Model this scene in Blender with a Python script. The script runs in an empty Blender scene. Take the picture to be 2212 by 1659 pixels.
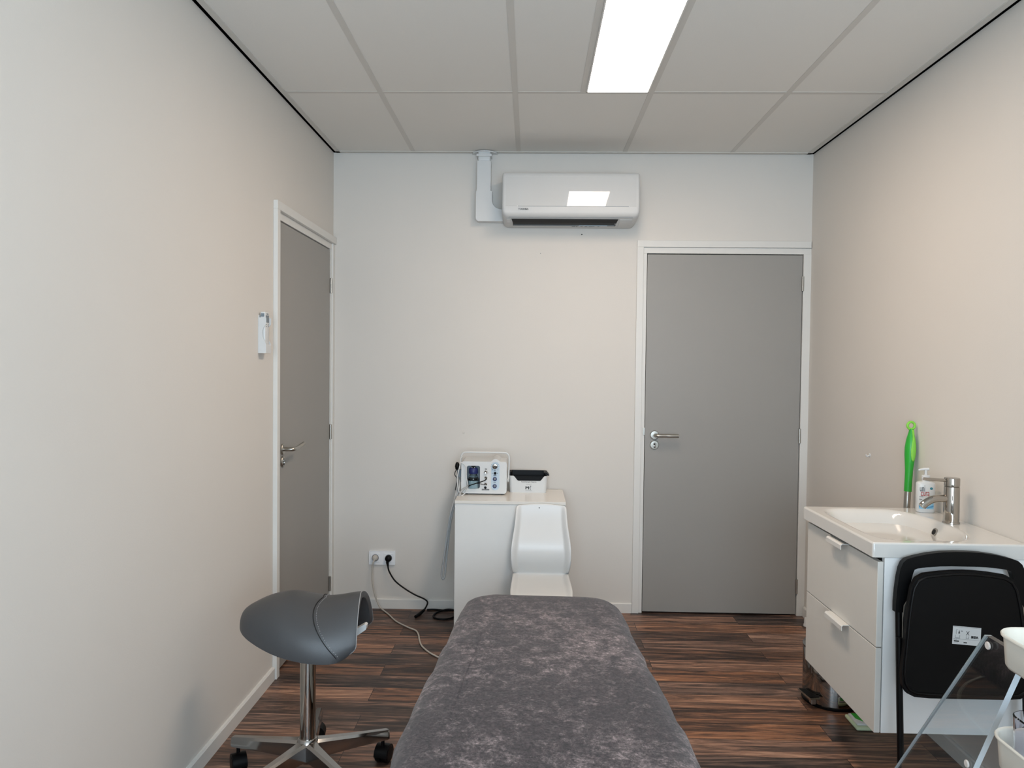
import bpy, bmesh, math, random
from mathutils import Vector, Matrix
random.seed(7)
PI = math.pi
D = bpy.data
SC = bpy.context.scene
COL = SC.collection

# ------------------------------------------------------------------ camera, world, light, exposure
W, H = 2.7274, 2.6300            # room width, ceiling height; back wall is y = 0, left wall x = 0
YF = -5.2                        # wall behind the camera
cam_d = D.cameras.new('camera')
cam = D.objects.new('camera', cam_d)
COL.objects.link(cam)
cam_d.sensor_fit = 'HORIZONTAL'
cam_d.sensor_width = 36.0
cam_d.lens = 1614.34 * 36.0 / 2212.0
cam_d.clip_start = 0.05
yaw, pitch, roll = -0.0248, -0.0268, 0.0108
fw = Vector((math.sin(yaw) * math.cos(pitch), math.cos(yaw) * math.cos(pitch), math.sin(pitch)))
r0 = Vector((math.cos(yaw), -math.sin(yaw), 0))
u0 = r0.cross(fw)
rt = r0 * math.cos(roll) + u0 * math.sin(roll)
up = -r0 * math.sin(roll) + u0 * math.cos(roll)
M = Matrix((rt, up, -fw)).transposed().to_4x4()
M.translation = Vector((1.1441, -4.2957, 1.4282))
cam.matrix_world = M
SC.camera = cam

world = D.worlds.new('world')
SC.world = world
world.use_nodes = True
bg = world.node_tree.nodes['Background']
bg.inputs[0].default_value = (0.55, 0.75, 1.0, 1)
bg.inputs[1].default_value = 0.8

# daylight falling through the window in the wall behind the camera
wl = D.lights.new('window_daylight', 'AREA')
wl.shape = 'RECTANGLE'
wl.size, wl.size_y = 2.2, 1.6
wl.energy = 128
wl.color = (0.70, 0.86, 1.0)
wlo = D.objects.new('window_daylight', wl)
COL.objects.link(wlo)
wlo.location = (W / 2, YF - 0.36, 1.45)
wlo.rotation_euler = (PI / 2 + math.radians(10), 0, 0)
LAMP = 25.0                      # emission of the ceiling light's diffuser
LAMP_COL = (1.0, 0.80, 0.64)

vs = SC.view_settings
vs.view_transform = 'Standard'
vs.look = 'None'
vs.gamma = 1.0
vs.exposure = 0.0
vs.use_curve_mapping = False
SC.cycles.use_denoising = True
SC.cycles.max_bounces = 12
SC.cycles.transparent_max_bounces = 12
SC.cycles.sample_clamp_indirect = 6.0


# ------------------------------------------------------------------ materials
def lin(c):
    out = []
    for v in c:
        v = v / 255.0
        out.append(v / 12.92 if v <= 0.04045 else ((v + 0.055) / 1.055) ** 2.4)
    return (out[0], out[1], out[2], 1.0)


def mat(name, c, rough=0.5, metal=0.0, var=0.0, scale=20.0, bump=0.0, bscale=200.0, coat=0.0,
        trans=0.0, ior=1.5, spec=0.5, stretch=None, emit=0.0, ecol=None, sheen=0.0):
    m = D.materials.new(name)
    m.use_nodes = True
    nt = m.node_tree
    b = nt.nodes['Principled BSDF']
    col = lin(c)
    b.inputs['Base Color'].default_value = col
    b.inputs['Roughness'].default_value = rough
    b.inputs['Metallic'].default_value = metal
    b.inputs['IOR'].default_value = ior
    b.inputs['Specular IOR Level'].default_value = spec
    b.inputs['Coat Weight'].default_value = coat
    b.inputs['Coat Roughness'].default_value = 0.03
    b.inputs['Transmission Weight'].default_value = trans
    b.inputs['Sheen Weight'].default_value = sheen
    if emit:
        b.inputs['Emission Color'].default_value = (*(ecol or (1, 1, 1)), 1)
        b.inputs['Emission Strength'].default_value = emit
    tc = nt.nodes.new('ShaderNodeTexCoord')
    mp = nt.nodes.new('ShaderNodeMapping')
    nt.links.new(tc.outputs['Object'], mp.inputs['Vector'])
    if stretch:
        mp.inputs['Scale'].default_value = stretch
    n = nt.nodes.new('ShaderNodeTexNoise')
    n.inputs['Scale'].default_value = scale
    n.inputs['Detail'].default_value = 4
    nt.links.new(mp.outputs['Vector'], n.inputs['Vector'])
    v = var if var else 0.015
    mx = nt.nodes.new('ShaderNodeMix')
    mx.data_type = 'RGBA'
    mx.inputs['A'].default_value = tuple(max(0, q * (1 - v)) for q in col[:3]) + (1,)
    mx.inputs['B'].default_value = tuple(min(1, q * (1 + v)) for q in col[:3]) + (1,)
    nt.links.new(n.outputs['Fac'], mx.inputs['Factor'])
    nt.links.new(mx.outputs['Result'], b.inputs['Base Color'])
    if bump:
        n2 = nt.nodes.new('ShaderNodeTexNoise')
        n2.inputs['Scale'].default_value = bscale
        n2.inputs['Detail'].default_value = 3
        nt.links.new(mp.outputs['Vector'], n2.inputs['Vector'])
        bp = nt.nodes.new('ShaderNodeBump')
        bp.inputs['Strength'].default_value = bump
        bp.inputs['Distance'].default_value = 0.002
        nt.links.new(n2.outputs['Fac'], bp.inputs['Height'])
        nt.links.new(bp.outputs['Normal'], b.inputs['Normal'])
    return m


m_wall = mat('painted_wall', (215, 210, 203), 0.75, var=0.02, scale=3, bump=0.12, bscale=260)
m_ceil = mat('mineral_tile', (226, 223, 217), 0.95, var=0.04, scale=420, bump=0.25, bscale=380)
m_grid = mat('grid_bar', (205, 201, 194), 0.5)
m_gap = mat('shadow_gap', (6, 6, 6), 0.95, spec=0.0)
m_white = mat('white_gloss_frame', (219, 217, 212), 0.4)
m_door = mat('grey_door', (150, 147, 142), 0.45, var=0.02, scale=5, bump=0.05, bscale=150)
m_steel = mat('brushed_steel', (178, 174, 166), 0.32, 1.0)
m_chrome = mat('chrome', (176, 171, 164), 0.05, 1.0)
m_chrome_dk = mat('polished_aluminium', (170, 168, 166), 0.14, 1.0)
m_mirror = mat('mirror_steel', (150, 146, 142), 0.05, 1.0)
m_black = mat('black_plastic', (5, 5, 6), 0.45, spec=0.18)
m_blackm = mat('black_powder_coat', (5, 5, 6), 0.4, spec=0.22)
m_wplast = mat('white_plastic', (212, 213, 212), 0.35)
m_ac = mat('white_gloss_plastic', (200, 201, 200), 0.5, coat=1.0, spec=0.1)
m_ac.node_tree.nodes['Principled BSDF'].inputs['Coat Roughness'].default_value = 0.0
m_ac.node_tree.nodes['Principled BSDF'].inputs['Coat IOR'].default_value = 1.6
m_acs = mat('white_satin_plastic', (200, 201, 200), 0.5)
m_lam = mat('white_laminate', (224, 224, 221), 0.35)
m_lam2 = mat('white_side_laminate', (244, 244, 242), 0.35)
m_lamtop = mat('white_laminate_top', (226, 222, 215), 0.22)
m_front = mat('matt_white_drawer_front', (216, 213, 206), 0.45, bump=0.04, bscale=90)
m_ceram = mat('glazed_ceramic', (214, 212, 207), 0.12, coat=0.5)
m_leath = mat('grey_leatherette', (66, 67, 69), 0.42, var=0.03, scale=200, bump=0.10, bscale=700)
m_stitch = mat('grey_thread', (150, 150, 150), 0.7)
m_dark = mat('dark_cavity', (12, 13, 15), 0.7)
m_vane = mat('bluegrey_vane', (92, 104, 112), 0.4)
m_green = mat('green_plastic', (40, 160, 48), 0.35)
m_lime = mat('lime_rubber', (132, 205, 72), 0.5)
m_cable = mat('beige_cable', (190, 184, 174), 0.5)
m_hose = mat('grey_hose', (168, 170, 170), 0.4)
m_navy = mat('navy_cap', (22, 34, 92), 0.4)
m_panel = mat('pale_blue_panel', (186, 203, 216), 0.35)
m_recess = mat('grey_recess', (118, 128, 136), 0.5)
m_liq = mat('blue_white_liquid', (196, 220, 232), 0.2)
m_glass = mat('clear_glass', (235, 245, 245), 0.02, trans=1.0, ior=1.45)
m_acryl = mat('clear_acrylic', (236, 244, 247), 0.0, trans=1.0, ior=1.49)
m_sawn_shine = mat('frosted_edge_shine', (226, 238, 244), 0.4, trans=0.15, ior=1.49)  # frosted edges, coloured pale to imitate the daylight they catch
m_cream = mat('cream_plastic', (222, 217, 205), 0.38)
m_lav = mat('clear_lavender_plastic', (248, 248, 254), 0.02, trans=1.0, ior=1.25)
m_ink = mat('dark_print', (28, 30, 34), 0.6)
m_greyink = mat('grey_print', (120, 124, 128), 0.6)
m_red = mat('red_print', (176, 46, 40), 0.6)
m_label = mat('paper_label', (214, 217, 218), 0.55)
m_pad = mat('pale_green_pad', (196, 210, 176), 0.8, var=0.08, scale=120)
m_teal = mat('teal_print', (58, 128, 142), 0.5)
m_wave1 = mat('light_blue_print', (140, 190, 215), 0.5)
m_wave2 = mat('blue_print', (84, 148, 188), 0.5)
m_outlet = mat('bright_white_plastic', (238, 240, 242), 0.35)
m_peg = mat('white_peg', (222, 214, 208), 0.4)
m_lamp = mat('lit_diffuser', (255, 255, 255), 0.5, emit=LAMP, ecol=LAMP_COL)
m_floorc = None


def floor_material():
    m = D.materials.new('dark_wood_planks')
    m.use_nodes = True
    nt = m.node_tree
    N, L = nt.nodes, nt.links
    b = N['Principled BSDF']
    tc = N.new('ShaderNodeTexCoord')
    mp = N.new('ShaderNodeMapping')
    mp.inputs['Location'].default_value = (0.55, 0.06, 0)
    L.new(tc.outputs['Object'], mp.inputs['Vector'])
    br = N.new('ShaderNodeTexBrick')
    br.offset = 0.37
    br.offset_frequency = 2
    br.inputs['Color1'].default_value = (0, 0, 0, 1)
    br.inputs['Color2'].default_value = (1, 1, 1, 1)
    br.inputs['Mortar'].default_value = (0.5, 0.5, 0.5, 1)
    br.inputs['Scale'].default_value = 1.0
    br.inputs['Mortar Size'].default_value = 0.0011
    br.inputs['Mortar Smooth'].default_value = 0.0
    br.inputs['Brick Width'].default_value = 0.92
    br.inputs['Row Height'].default_value = 0.128
    L.new(mp.outputs['Vector'], br.inputs['Vector'])
    # every plank gets its own offset into the grain
    sc = N.new('ShaderNodeVectorMath'); sc.operation = 'MULTIPLY'
    sc.inputs[1].default_value = (17.0, 9.0, 31.0)
    L.new(br.outputs['Color'], sc.inputs[0])
    ad = N.new('ShaderNodeVectorMath'); ad.operation = 'ADD'
    L.new(mp.outputs['Vector'], ad.inputs[0]); L.new(sc.outputs[0], ad.inputs[1])

    def noise(scale, detail, st, dist=0.0):
        q = N.new('ShaderNodeMapping'); q.inputs['Scale'].default_value = st
        L.new(ad.outputs[0], q.inputs['Vector'])
        n = N.new('ShaderNodeTexNoise')
        n.inputs['Scale'].default_value = scale; n.inputs['Detail'].default_value = detail
        n.inputs['Roughness'].default_value = 0.62
        n.inputs['Distortion'].default_value = dist
        L.new(q.outputs['Vector'], n.inputs['Vector'])
        return n
    g1 = noise(2.4, 14, (1.0, 11, 1), 1.3)
    g2 = noise(7.0, 14, (1.2, 20, 1), 0.9)
    r1 = N.new('ShaderNodeValToRGB')
    cr = r1.color_ramp
    cr.elements[0].position = 0.32; cr.elements[0].color = lin((44, 30, 24))
    cr.elements[1].position = 0.72; cr.elements[1].color = lin((196, 142, 104))
    for p, c in ((0.43, (84, 60, 47)), (0.52, (122, 86, 65)), (0.61, (160, 110, 78))):
        e = cr.elements.new(p); e.color = lin(c)
    # plank tone shifts the ramp
    mm = N.new('ShaderNodeMath'); mm.operation = 'MULTIPLY_ADD'
    mm.inputs[1].default_value = 0.20; mm.inputs[2].default_value = -0.10
    L.new(br.outputs['Color'], mm.inputs[0])
    a1 = N.new('ShaderNodeMath'); a1.operation = 'ADD'
    L.new(g1.outputs['Fac'], a1.inputs[0]); L.new(mm.outputs[0], a1.inputs[1])
    L.new(a1.outputs[0], r1.inputs['Fac'])
    r2 = N.new('ShaderNodeValToRGB')
    r2.color_ramp.elements[0].position = 0.33; r2.color_ramp.elements[0].color = (0.42, 0.40, 0.40, 1)
    r2.color_ramp.elements[1].position = 0.56; r2.color_ramp.elements[1].color = (1, 1, 1, 1)
    L.new(g2.outputs['Fac'], r2.inputs['Fac'])
    mu = N.new('ShaderNodeMix'); mu.data_type = 'RGBA'; mu.blend_type = 'MULTIPLY'
    mu.inputs['Factor'].default_value = 0.85
    L.new(r1.outputs['Color'], mu.inputs['A']); L.new(r2.outputs['Color'], mu.inputs['B'])
    # grey-brown planks among the reddish ones
    wh = N.new('ShaderNodeTexWhiteNoise'); wh.noise_dimensions = '3D'
    L.new(br.outputs['Color'], wh.inputs['Vector'])
    gf = N.new('ShaderNodeMath'); gf.operation = 'MULTIPLY'; gf.inputs[1].default_value = 0.5
    L.new(wh.outputs['Value'], gf.inputs[0])
    hs = N.new('ShaderNodeHueSaturation'); hs.inputs['Saturation'].default_value = 0.45
    hs.inputs['Value'].default_value = 0.85
    L.new(mu.outputs['Result'], hs.inputs['Color'])
    mg = N.new('ShaderNodeMix'); mg.data_type = 'RGBA'
    L.new(gf.outputs[0], mg.inputs['Factor'])
    L.new(mu.outputs['Result'], mg.inputs['A']); L.new(hs.outputs['Color'], mg.inputs['B'])
    # seams
    ms = N.new('ShaderNodeMix'); ms.data_type = 'RGBA'
    ms.inputs['B'].default_value = lin((18, 12, 10))
    L.new(br.outputs['Fac'], ms.inputs['Factor']); L.new(mg.outputs['Result'], ms.inputs['A'])
    L.new(ms.outputs['Result'], b.inputs['Base Color'])
    b.inputs['Roughness'].default_value = 0.42
    bp = N.new('ShaderNodeBump'); bp.inputs['Strength'].default_value = 0.25; bp.inputs['Distance'].default_value = 0.001
    L.new(g2.outputs['Fac'], bp.inputs['Height']); L.new(bp.outputs['Normal'], b.inputs['Normal'])
    return m


def velvet_material():
    m = D.materials.new('crushed_velvet')
    m.use_nodes = True
    nt = m.node_tree
    N, L = nt.nodes, nt.links
    b = N['Principled BSDF']
    tc = N.new('ShaderNodeTexCoord')

    def noise(scale, detail, rough, dist, st=(1, 1, 1)):
        q = N.new('ShaderNodeMapping'); q.inputs['Scale'].default_value = st
        L.new(tc.outputs['Object'], q.inputs['Vector'])
        n = N.new('ShaderNodeTexNoise')
        n.inputs['Scale'].default_value = scale; n.inputs['Detail'].default_value = detail
        n.inputs['Roughness'].default_value = rough; n.inputs['Distortion'].default_value = dist
        L.new(q.outputs['Vector'], n.inputs['Vector'])
        return n
    big = noise(2.2, 3, 0.5, 0.3)
    mid = noise(19, 14, 0.82, 0.3)
    fine = noise(130, 8, 0.9, 0.0)
    a = N.new('ShaderNodeMath'); a.operation = 'MULTIPLY_ADD'; a.inputs[1].default_value = 0.40
    L.new(big.outputs['Fac'], a.inputs[0]); L.new(mid.outputs['Fac'], a.inputs[2])
    r = N.new('ShaderNodeValToRGB')
    r.color_ramp.elements[0].position = 0.68; r.color_ramp.elements[0].color = (0, 0, 0, 1)
    r.color_ramp.elements[1].position = 0.84; r.color_ramp.elements[1].color = (1, 1, 1, 1)
    e = r.color_ramp.elements.new(0.75); e.color = (0.32, 0.32, 0.32, 1)
    L.new(a.outputs[0], r.inputs['Fac'])
    c = N.new('ShaderNodeMix'); c.data_type = 'RGBA'
    c.inputs['A'].default_value = lin((62, 53, 55)); c.inputs['B'].default_value = lin((138, 126, 127))
    L.new(r.outputs['Color'], c.inputs['Factor'])
    rf = N.new('ShaderNodeValToRGB')
    rf.color_ramp.elements[0].position = 0.44; rf.color_ramp.elements[0].color = (0.4, 0.4, 0.4, 1)
    rf.color_ramp.elements[1].position = 0.56; rf.color_ramp.elements[1].color = (1.5, 1.5, 1.5, 1)
    L.new(fine.outputs['Fac'], rf.inputs['Fac'])
    mu = N.new('ShaderNodeMix'); mu.data_type = 'RGBA'; mu.blend_type = 'MULTIPLY'
    mu.inputs['Factor'].default_value = 1.0
    L.new(c.outputs['Result'], mu.inputs['A']); L.new(rf.outputs['Color'], mu.inputs['B'])
    pile = noise(58, 12, 0.85, 0.0)
    rp = N.new('ShaderNodeValToRGB')
    rp.color_ramp.elements[0].position = 0.45; rp.color_ramp.elements[0].color = (0.60, 0.60, 0.60, 1)
    rp.color_ramp.elements[1].position = 0.57; rp.color_ramp.elements[1].color = (1.45, 1.43, 1.43, 1)
    L.new(pile.outputs['Fac'], rp.inputs['Fac'])
    m3 = N.new('ShaderNodeMix'); m3.data_type = 'RGBA'; m3.blend_type = 'MULTIPLY'
    m3.inputs['Factor'].default_value = 1.0
    L.new(mu.outputs['Result'], m3.inputs['A']); L.new(rp.outputs['Color'], m3.inputs['B'])
    L.new(m3.outputs['Result'], b.inputs['Base Color'])
    b.inputs['Roughness'].default_value = 0.85
    b.inputs['Sheen Weight'].default_value = 0.3
    b.inputs['Sheen Roughness'].default_value = 0.4
    b.inputs['Specular IOR Level'].default_value = 0.2
    # faint creases running across plus pile
    cr = noise(3.0, 4, 0.6, 1.5, (1.0, 2.2, 1))
    bp = N.new('ShaderNodeBump'); bp.inputs['Strength'].default_value = 0.25; bp.inputs['Distance'].default_value = 0.01
    L.new(cr.outputs['Fac'], bp.inputs['Height'])
    bp2 = N.new('ShaderNodeBump'); bp2.inputs['Strength'].default_value = 0.5; bp2.inputs['Distance'].default_value = 0.003
    L.new(fine.outputs['Fac'], bp2.inputs['Height']); L.new(bp.outputs['Normal'], bp2.inputs['Normal'])
    L.new(bp2.outputs['Normal'], b.inputs['Normal'])
    return m


m_floor = floor_material()
m_velvet = velvet_material()

# ------------------------------------------------------------------ building helpers
ORIGIN = {}


def thing(name, label, cat, loc=(0, 0, 0), group=None, kind=None):
    o = D.objects.new(name, None)
    o.empty_display_size = 0.05
    COL.objects.link(o)
    o.location = loc
    ORIGIN[o] = Vector(loc)
    if label:
        o['label'] = label
    if cat:
        o['category'] = cat
    if group:
        o['group'] = group
    if kind:
        o['kind'] = kind
    return o


def obj(name, bm, m, parent=None, smooth=None, label=None):
    """one mesh object; verts are given in world coordinates"""
    bmesh.ops.remove_doubles(bm, verts=bm.verts, dist=1e-6)
    bmesh.ops.recalc_face_normals(bm, faces=bm.faces)
    if smooth is not None:
        for f in bm.faces:
            f.smooth = True
        for e in bm.edges:
            if len(e.link_faces) == 2 and e.calc_face_angle(0) > math.radians(smooth):
                e.smooth = False
    org = ORIGIN[parent] if parent is not None else None
    if org is None:
        c = Vector((0, 0, 0)); zmin = 1e9
        for v in bm.verts:
            c += v.co; zmin = min(zmin, v.co.z)
        c /= max(1, len(bm.verts))
        org = Vector((c.x, c.y, zmin))
    for v in bm.verts:
        v.co -= org
    me = D.meshes.new(name)
    bm.to_mesh(me)
    bm.free()
    me.materials.append(m)
    o = D.objects.new(name, me)
    COL.objects.link(o)
    ORIGIN[o] = org
    if parent is not None:
        o.parent = parent
    else:
        o.location = org
    if label:
        o['label'] = label
    return o


def tag(o, label, cat, group=None):
    o['label'] = label
    o['category'] = cat
    if group:
        o['group'] = group
    return o


def struct(name, bm, m, parent=None, smooth=None):
    o = obj(name, bm, m, parent, smooth)
    o['kind'] = 'structure'
    return o


def text(name, s, size, loc, m, parent, rot=(PI / 2, 0, 0), bold=0.0, ax='CENTER', sx=1.0):
    c = D.curves.new(name, 'FONT')
    c.body = s
    c.size = size
    c.align_x = ax
    c.align_y = 'CENTER'
    c.extrude = 0.00015
    c.offset = bold
    c.materials.append(m)
    tmp = D.objects.new(name, c)
    COL.objects.link(tmp)
    bpy.context.view_layer.update()
    me = D.meshes.new_from_object(tmp.evaluated_get(bpy.context.evaluated_depsgraph_get()))
    D.objects.remove(tmp)
    me.materials.clear()
    me.materials.append(m)
    o = D.objects.new(name, me)
    COL.objects.link(o)
    o.parent = parent
    o.location = Vector(loc) - ORIGIN[parent]
    o.rotation_euler = rot
    o.scale = (sx, 1, 1)
    ORIGIN[o] = Vector(loc)
    return o


def bx(bm, x0, x1, y0, y1, z0, z1, bev=0.0, seg=2):
    r = bmesh.ops.create_cube(bm, size=1.0)
    vs_ = r['verts']
    for v in vs_:
        v.co = Vector(((x0 + x1) / 2 + v.co.x * (x1 - x0), (y0 + y1) / 2 + v.co.y * (y1 - y0), (z0 + z1) / 2 + v.co.z * (z1 - z0)))
    if bev > 0:
        es = list({e for v in vs_ for e in v.link_edges})
        bmesh.ops.bevel(bm, geom=es, offset=bev, segments=seg, profile=0.5, affect='EDGES')
    return bm


def box(x0, x1, y0, y1, z0, z1, bev=0.0, seg=2):
    return bx(bmesh.new(), x0, x1, y0, y1, z0, z1, bev, seg)


def catmull(pts, n=8, closed=False):
    P = [Vector(p) for p in pts]
    out = []
    m = len(P)
    rng = range(m) if closed else range(m - 1)
    for i in rng:
        if closed:
            p0, p1, p2, p3 = P[(i - 1) % m], P[i], P[(i + 1) % m], P[(i + 2) % m]
        else:
            p1, p2 = P[i], P[i + 1]
            p0 = P[i - 1] if i > 0 else p1 * 2 - p2
            p3 = P[i + 2] if i + 2 < m else p2 * 2 - p1
        for k in range(n):
            t = k / n
            out.append(0.5 * ((2 * p1) + (p2 - p0) * t + (2 * p0 - 5 * p1 + 4 * p2 - p3) * t * t + (3 * p1 - p0 - 3 * p2 + p3) * t ** 3))
    if not closed:
        out.append(P[-1])
    return out


def sweep(bm, pts, r, n=10, closed=False, caps=True, aspect=1.0):
    P = [Vector(p) for p in pts]
    m = len(P)
    rr = r if isinstance(r, (list, tuple)) else [r] * m
    rings = []
    nrm = None
    for i in range(m):
        if closed:
            t = P[(i + 1) % m] - P[i - 1]
        else:
            t = P[min(i + 1, m - 1)] - P[max(i - 1, 0)]
        t.normalize()
        if nrm is None:
            a = Vector((0, 0, 1)) if abs(t.z) < 0.9 else Vector((1, 0, 0))
            nrm = (a - t * a.dot(t)).normalized()
        else:
            nrm = (nrm - t * nrm.dot(t))
            if nrm.length < 1e-6:
                nrm = t.orthogonal()
            nrm.normalize()
        b = t.cross(nrm)
        rings.append([bm.verts.new(P[i] + (nrm * math.cos(2 * PI * k / n) * aspect + b * math.sin(2 * PI * k / n)) * rr[i]) for k in range(n)])
    for i in range(m if closed else m - 1):
        A, B = rings[i], rings[(i + 1) % m]
        for k in range(n):
            bm.faces.new((A[k], A[(k + 1) % n], B[(k + 1) % n], B[k]))
    if caps and not closed:
        bm.faces.new(rings[0][::-1])
        bm.faces.new(rings[-1])
    return bm


def tube(pts, r, n=10, smooth=0, closed=False):
    if smooth:
        if isinstance(r, (list, tuple)):
            r = [r[i] + (r[i + 1] - r[i]) * k / smooth for i in range(len(r) - 1) for k in range(smooth)] + [r[-1]]
        pts = catmull(pts, smooth, closed)
    return sweep(bmesh.new(), pts, r, n, closed)


def lathe(bm, prof, c, axis='Z', n=28):
    """prof: (radius, height) pairs; spun about an axis through c"""
    rings = []
    for (r, h) in prof:
        ring = []
        for k in range(n):
            a = 2 * PI * k / n
            x, y = r * math.cos(a), r * math.sin(a)
            p = {'Z': Vector((x, y, h)), 'Y': Vector((x, h, y)), 'X': Vector((h, x, y))}[axis]
            ring.append(bm.verts.new(Vector(c) + p))
        rings.append(ring)
    for A, B in zip(rings, rings[1:]):
        for k in range(n):
            bm.faces.new((A[k], A[(k + 1) % n], B[(k + 1) % n], B[k]))
    bm.faces.new(rings[0][::-1])
    bm.faces.new(rings[-1])
    return bm


def cyl(c, r, h, axis='Z', n=24, bev=0.0):
    """h runs from c along the axis (may be negative)"""
    s = 1 if h > 0 else -1
    b = min(bev, abs(h) / 2.2)
    prof = [(r, 0), (r, h)] if not b else [(r - b, 0), (r, s * b), (r, h - s * b), (r - b, h)]
    return lathe(bmesh.new(), prof, c, axis, n)


def prism(bm, poly, a0, a1, plane='XZ', holes=()):
    """2D polygon extruded between a0 and a1 along the axis missing from plane"""
    def P(p, a):
        return {'XZ': Vector((p[0], a, p[1])), 'YZ': Vector((a, p[0], p[1])), 'XY': Vector((p[0], p[1], a))}[plane]
    loops = [poly] + list(holes)
    ring = []
    for lp in loops:
        A = [bm.verts.new(P(p, a0)) for p in lp]
        B = [bm.verts.new(P(p, a1)) for p in lp]
        m = len(lp)
        for i in range(m):
            bm.faces.new((A[i], A[(i + 1) % m], B[(i + 1) % m], B[i]))
        ring.append((A, B))
    if not holes:
        bm.faces.new(ring[0][0][::-1])
        bm.faces.new(ring[0][1])
    else:
        for side in (0, 1):
            es = []
            for A in ring:
                V = A[side]
                for i in range(len(V)):
                    es.append(bm.edges.get((V[i], V[(i + 1) % len(V)])))
            bmesh.ops.triangle_fill(bm, use_beauty=True, use_dissolve=False, edges=es)
    return bm


def rrect(x0, x1, z0, z1, r, n=6):
    pts = []
    rs = r if isinstance(r, (list, tuple)) else (r, r, r, r)
    for (cx, cz, a0, rr) in ((x1 - rs[0], z1 - rs[0], 0, rs[0]), (x0 + rs[1], z1 - rs[1], PI / 2, rs[1]),
                             (x0 + rs[2], z0 + rs[2], PI, rs[2]), (x1 - rs[3], z0 + rs[3], 1.5 * PI, rs[3])):
        for k in range(n + 1):
            a = a0 + PI / 2 * k / n
            pts.append((cx + rr * math.cos(a), cz + rr * math.sin(a)))
    return pts


def bevel_sharp(bm, off, seg=2, ang=40):
    es = [e for e in bm.edges if len(e.link_faces) == 2 and e.calc_face_angle(0) > math.radians(ang)]
    bmesh.ops.bevel(bm, geom=es, offset=off, segments=seg, profile=0.5, affect='EDGES', clamp_overlap=True)
    return bm


def loft(bm, rings, cap0=True, cap1=True):
    R = [[bm.verts.new(Vector(p)) for p in ring] for ring in rings]
    n = len(R[0])
    for A, B in zip(R, R[1:]):
        for k in range(n):
            bm.faces.new((A[k], A[(k + 1) % n], B[(k + 1) % n], B[k]))
    if cap0:
        bm.faces.new(R[0][::-1])
    if cap1:
        bm.faces.new(R[-1])
    return bm


def mod(o, kind, **kw):
    m = o.modifiers.new(kind.lower(), kind)
    for k, v in kw.items():
        setattr(m, k, v)
    return m


# ------------------------------------------------------------------ the room
T = 0.15
GX = [0.4615 + 0.6 * i for i in range(4)]           # lines of the ceiling grid
Y1 = -0.952
fl = struct('floor', box(-T, W + T, -6.0, T, -0.1, 0.0), m_floor)
# left wall with its door opening
DL0, DL1, DH = -0.985, -0.018, 2.102
b = box(-T, 0, YF, DL0, 0, H)
bx(b, -T, 0, DL0, DL1, DH, H)
bx(b, -T, 0, DL1, T, 0, H)
struct('wall_left', b, m_wall)
struct('wall_right', box(W, W + T, YF, T, 0, H), m_wall)
DB0, DB1 = 1.770, W
b = box(0, DB0, 0, T, 0, H)
bx(b, DB0, W, 0, T, DH, H)
struct('wall_back', b, m_wall)
# wall behind the camera with its window opening
wx0, wx1, wz0, wz1 = 0.36, 2.36, 0.70, 2.30
b = box(-T, wx0, YF - T, YF, 0, H)
bx(b, wx1, W + T, YF - T, YF, 0, H)
bx(b, wx0, wx1, YF - T, YF, 0, wz0)
bx(b, wx0, wx1, YF - T, YF, wz1, H)
struct('wall_front', b, m_wall)
win = thing('window_1', None, None, (W / 2, YF, wz0), kind='structure')
b = bmesh.new()
for (a0, a1, c0, c1) in ((wx0, wx1, wz0, wz0 + .05), (wx0, wx1, wz1 - .05, wz1), (wx0, wx0 + .05, wz0, wz1),
                         (wx1 - .05, wx1, wz0, wz1), (1.335, 1.385, wz0, wz1)):
    bx(b, a0, a1, YF - .1, YF - .04, c0, c1, .004)
obj('window_frame', b, m_white, win)
obj('window_sill', box(wx0 - .03, wx1 + .03, YF, YF + .12, wz0 - .03, wz0, .004), m_white, win)

# ceiling: tiles lying in the grid, one slab
LX0, LX1, LY0, LY1 = 1.3615, 1.6615, Y1 - 1.2, Y1    # opening of the light
ceil_b = bmesh.new()
ys = [0.0 - 0.010, Y1, Y1 - 1.2, Y1 - 2.4, Y1 - 3.6, YF + 0.01]
xs = [0.018] + GX + [W - 0.018]
for j in range(len(ys) - 1):
    for i in range(len(xs) - 1):
        xa, xb = xs[i], xs[i + 1]
        if i == 2 and j == 1:
            xb = LX0
        bx(ceil_b, xa + .004, xb - .004, ys[j + 1] + .004, ys[j] - .004, H + .0012, H + .024, 0.002, 1)
struct('ceiling', ceil_b, m_ceil)
b = bmesh.new()
hb = 0.012
for x in GX:
    bx(b, x - hb, x + hb, YF + .02, -0.012, H - .0004, H + .006)
bx(b, LX0 - hb, LX0 + hb, LY0, LY1, H - .0004, H + .006)
for y in ys[1:5]:
    bx(b, .02, W - .02, y - hb, y + hb, H - .0003, H + .0055)
struct('trim_1', b, m_grid)
# edge angle all round and the dark shadow gap against the walls
g, e2 = 0.017, 0.024
b = bmesh.new()
bx(b, g, e2 + g, YF, -.006, H - .003, H + .006)
bx(b, W - e2 - g, W - g, YF, -.006, H - .003, H + .006)
bx(b, g, W - g, -.034, -.007, H - .003, H + .006)
struct('trim_2', b, m_grid)
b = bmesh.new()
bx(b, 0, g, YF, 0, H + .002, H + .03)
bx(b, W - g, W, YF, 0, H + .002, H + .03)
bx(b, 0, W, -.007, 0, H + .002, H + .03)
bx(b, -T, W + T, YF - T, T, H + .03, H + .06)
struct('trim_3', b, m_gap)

# baseboards
BH, BT = 0.058, 0.012


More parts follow.
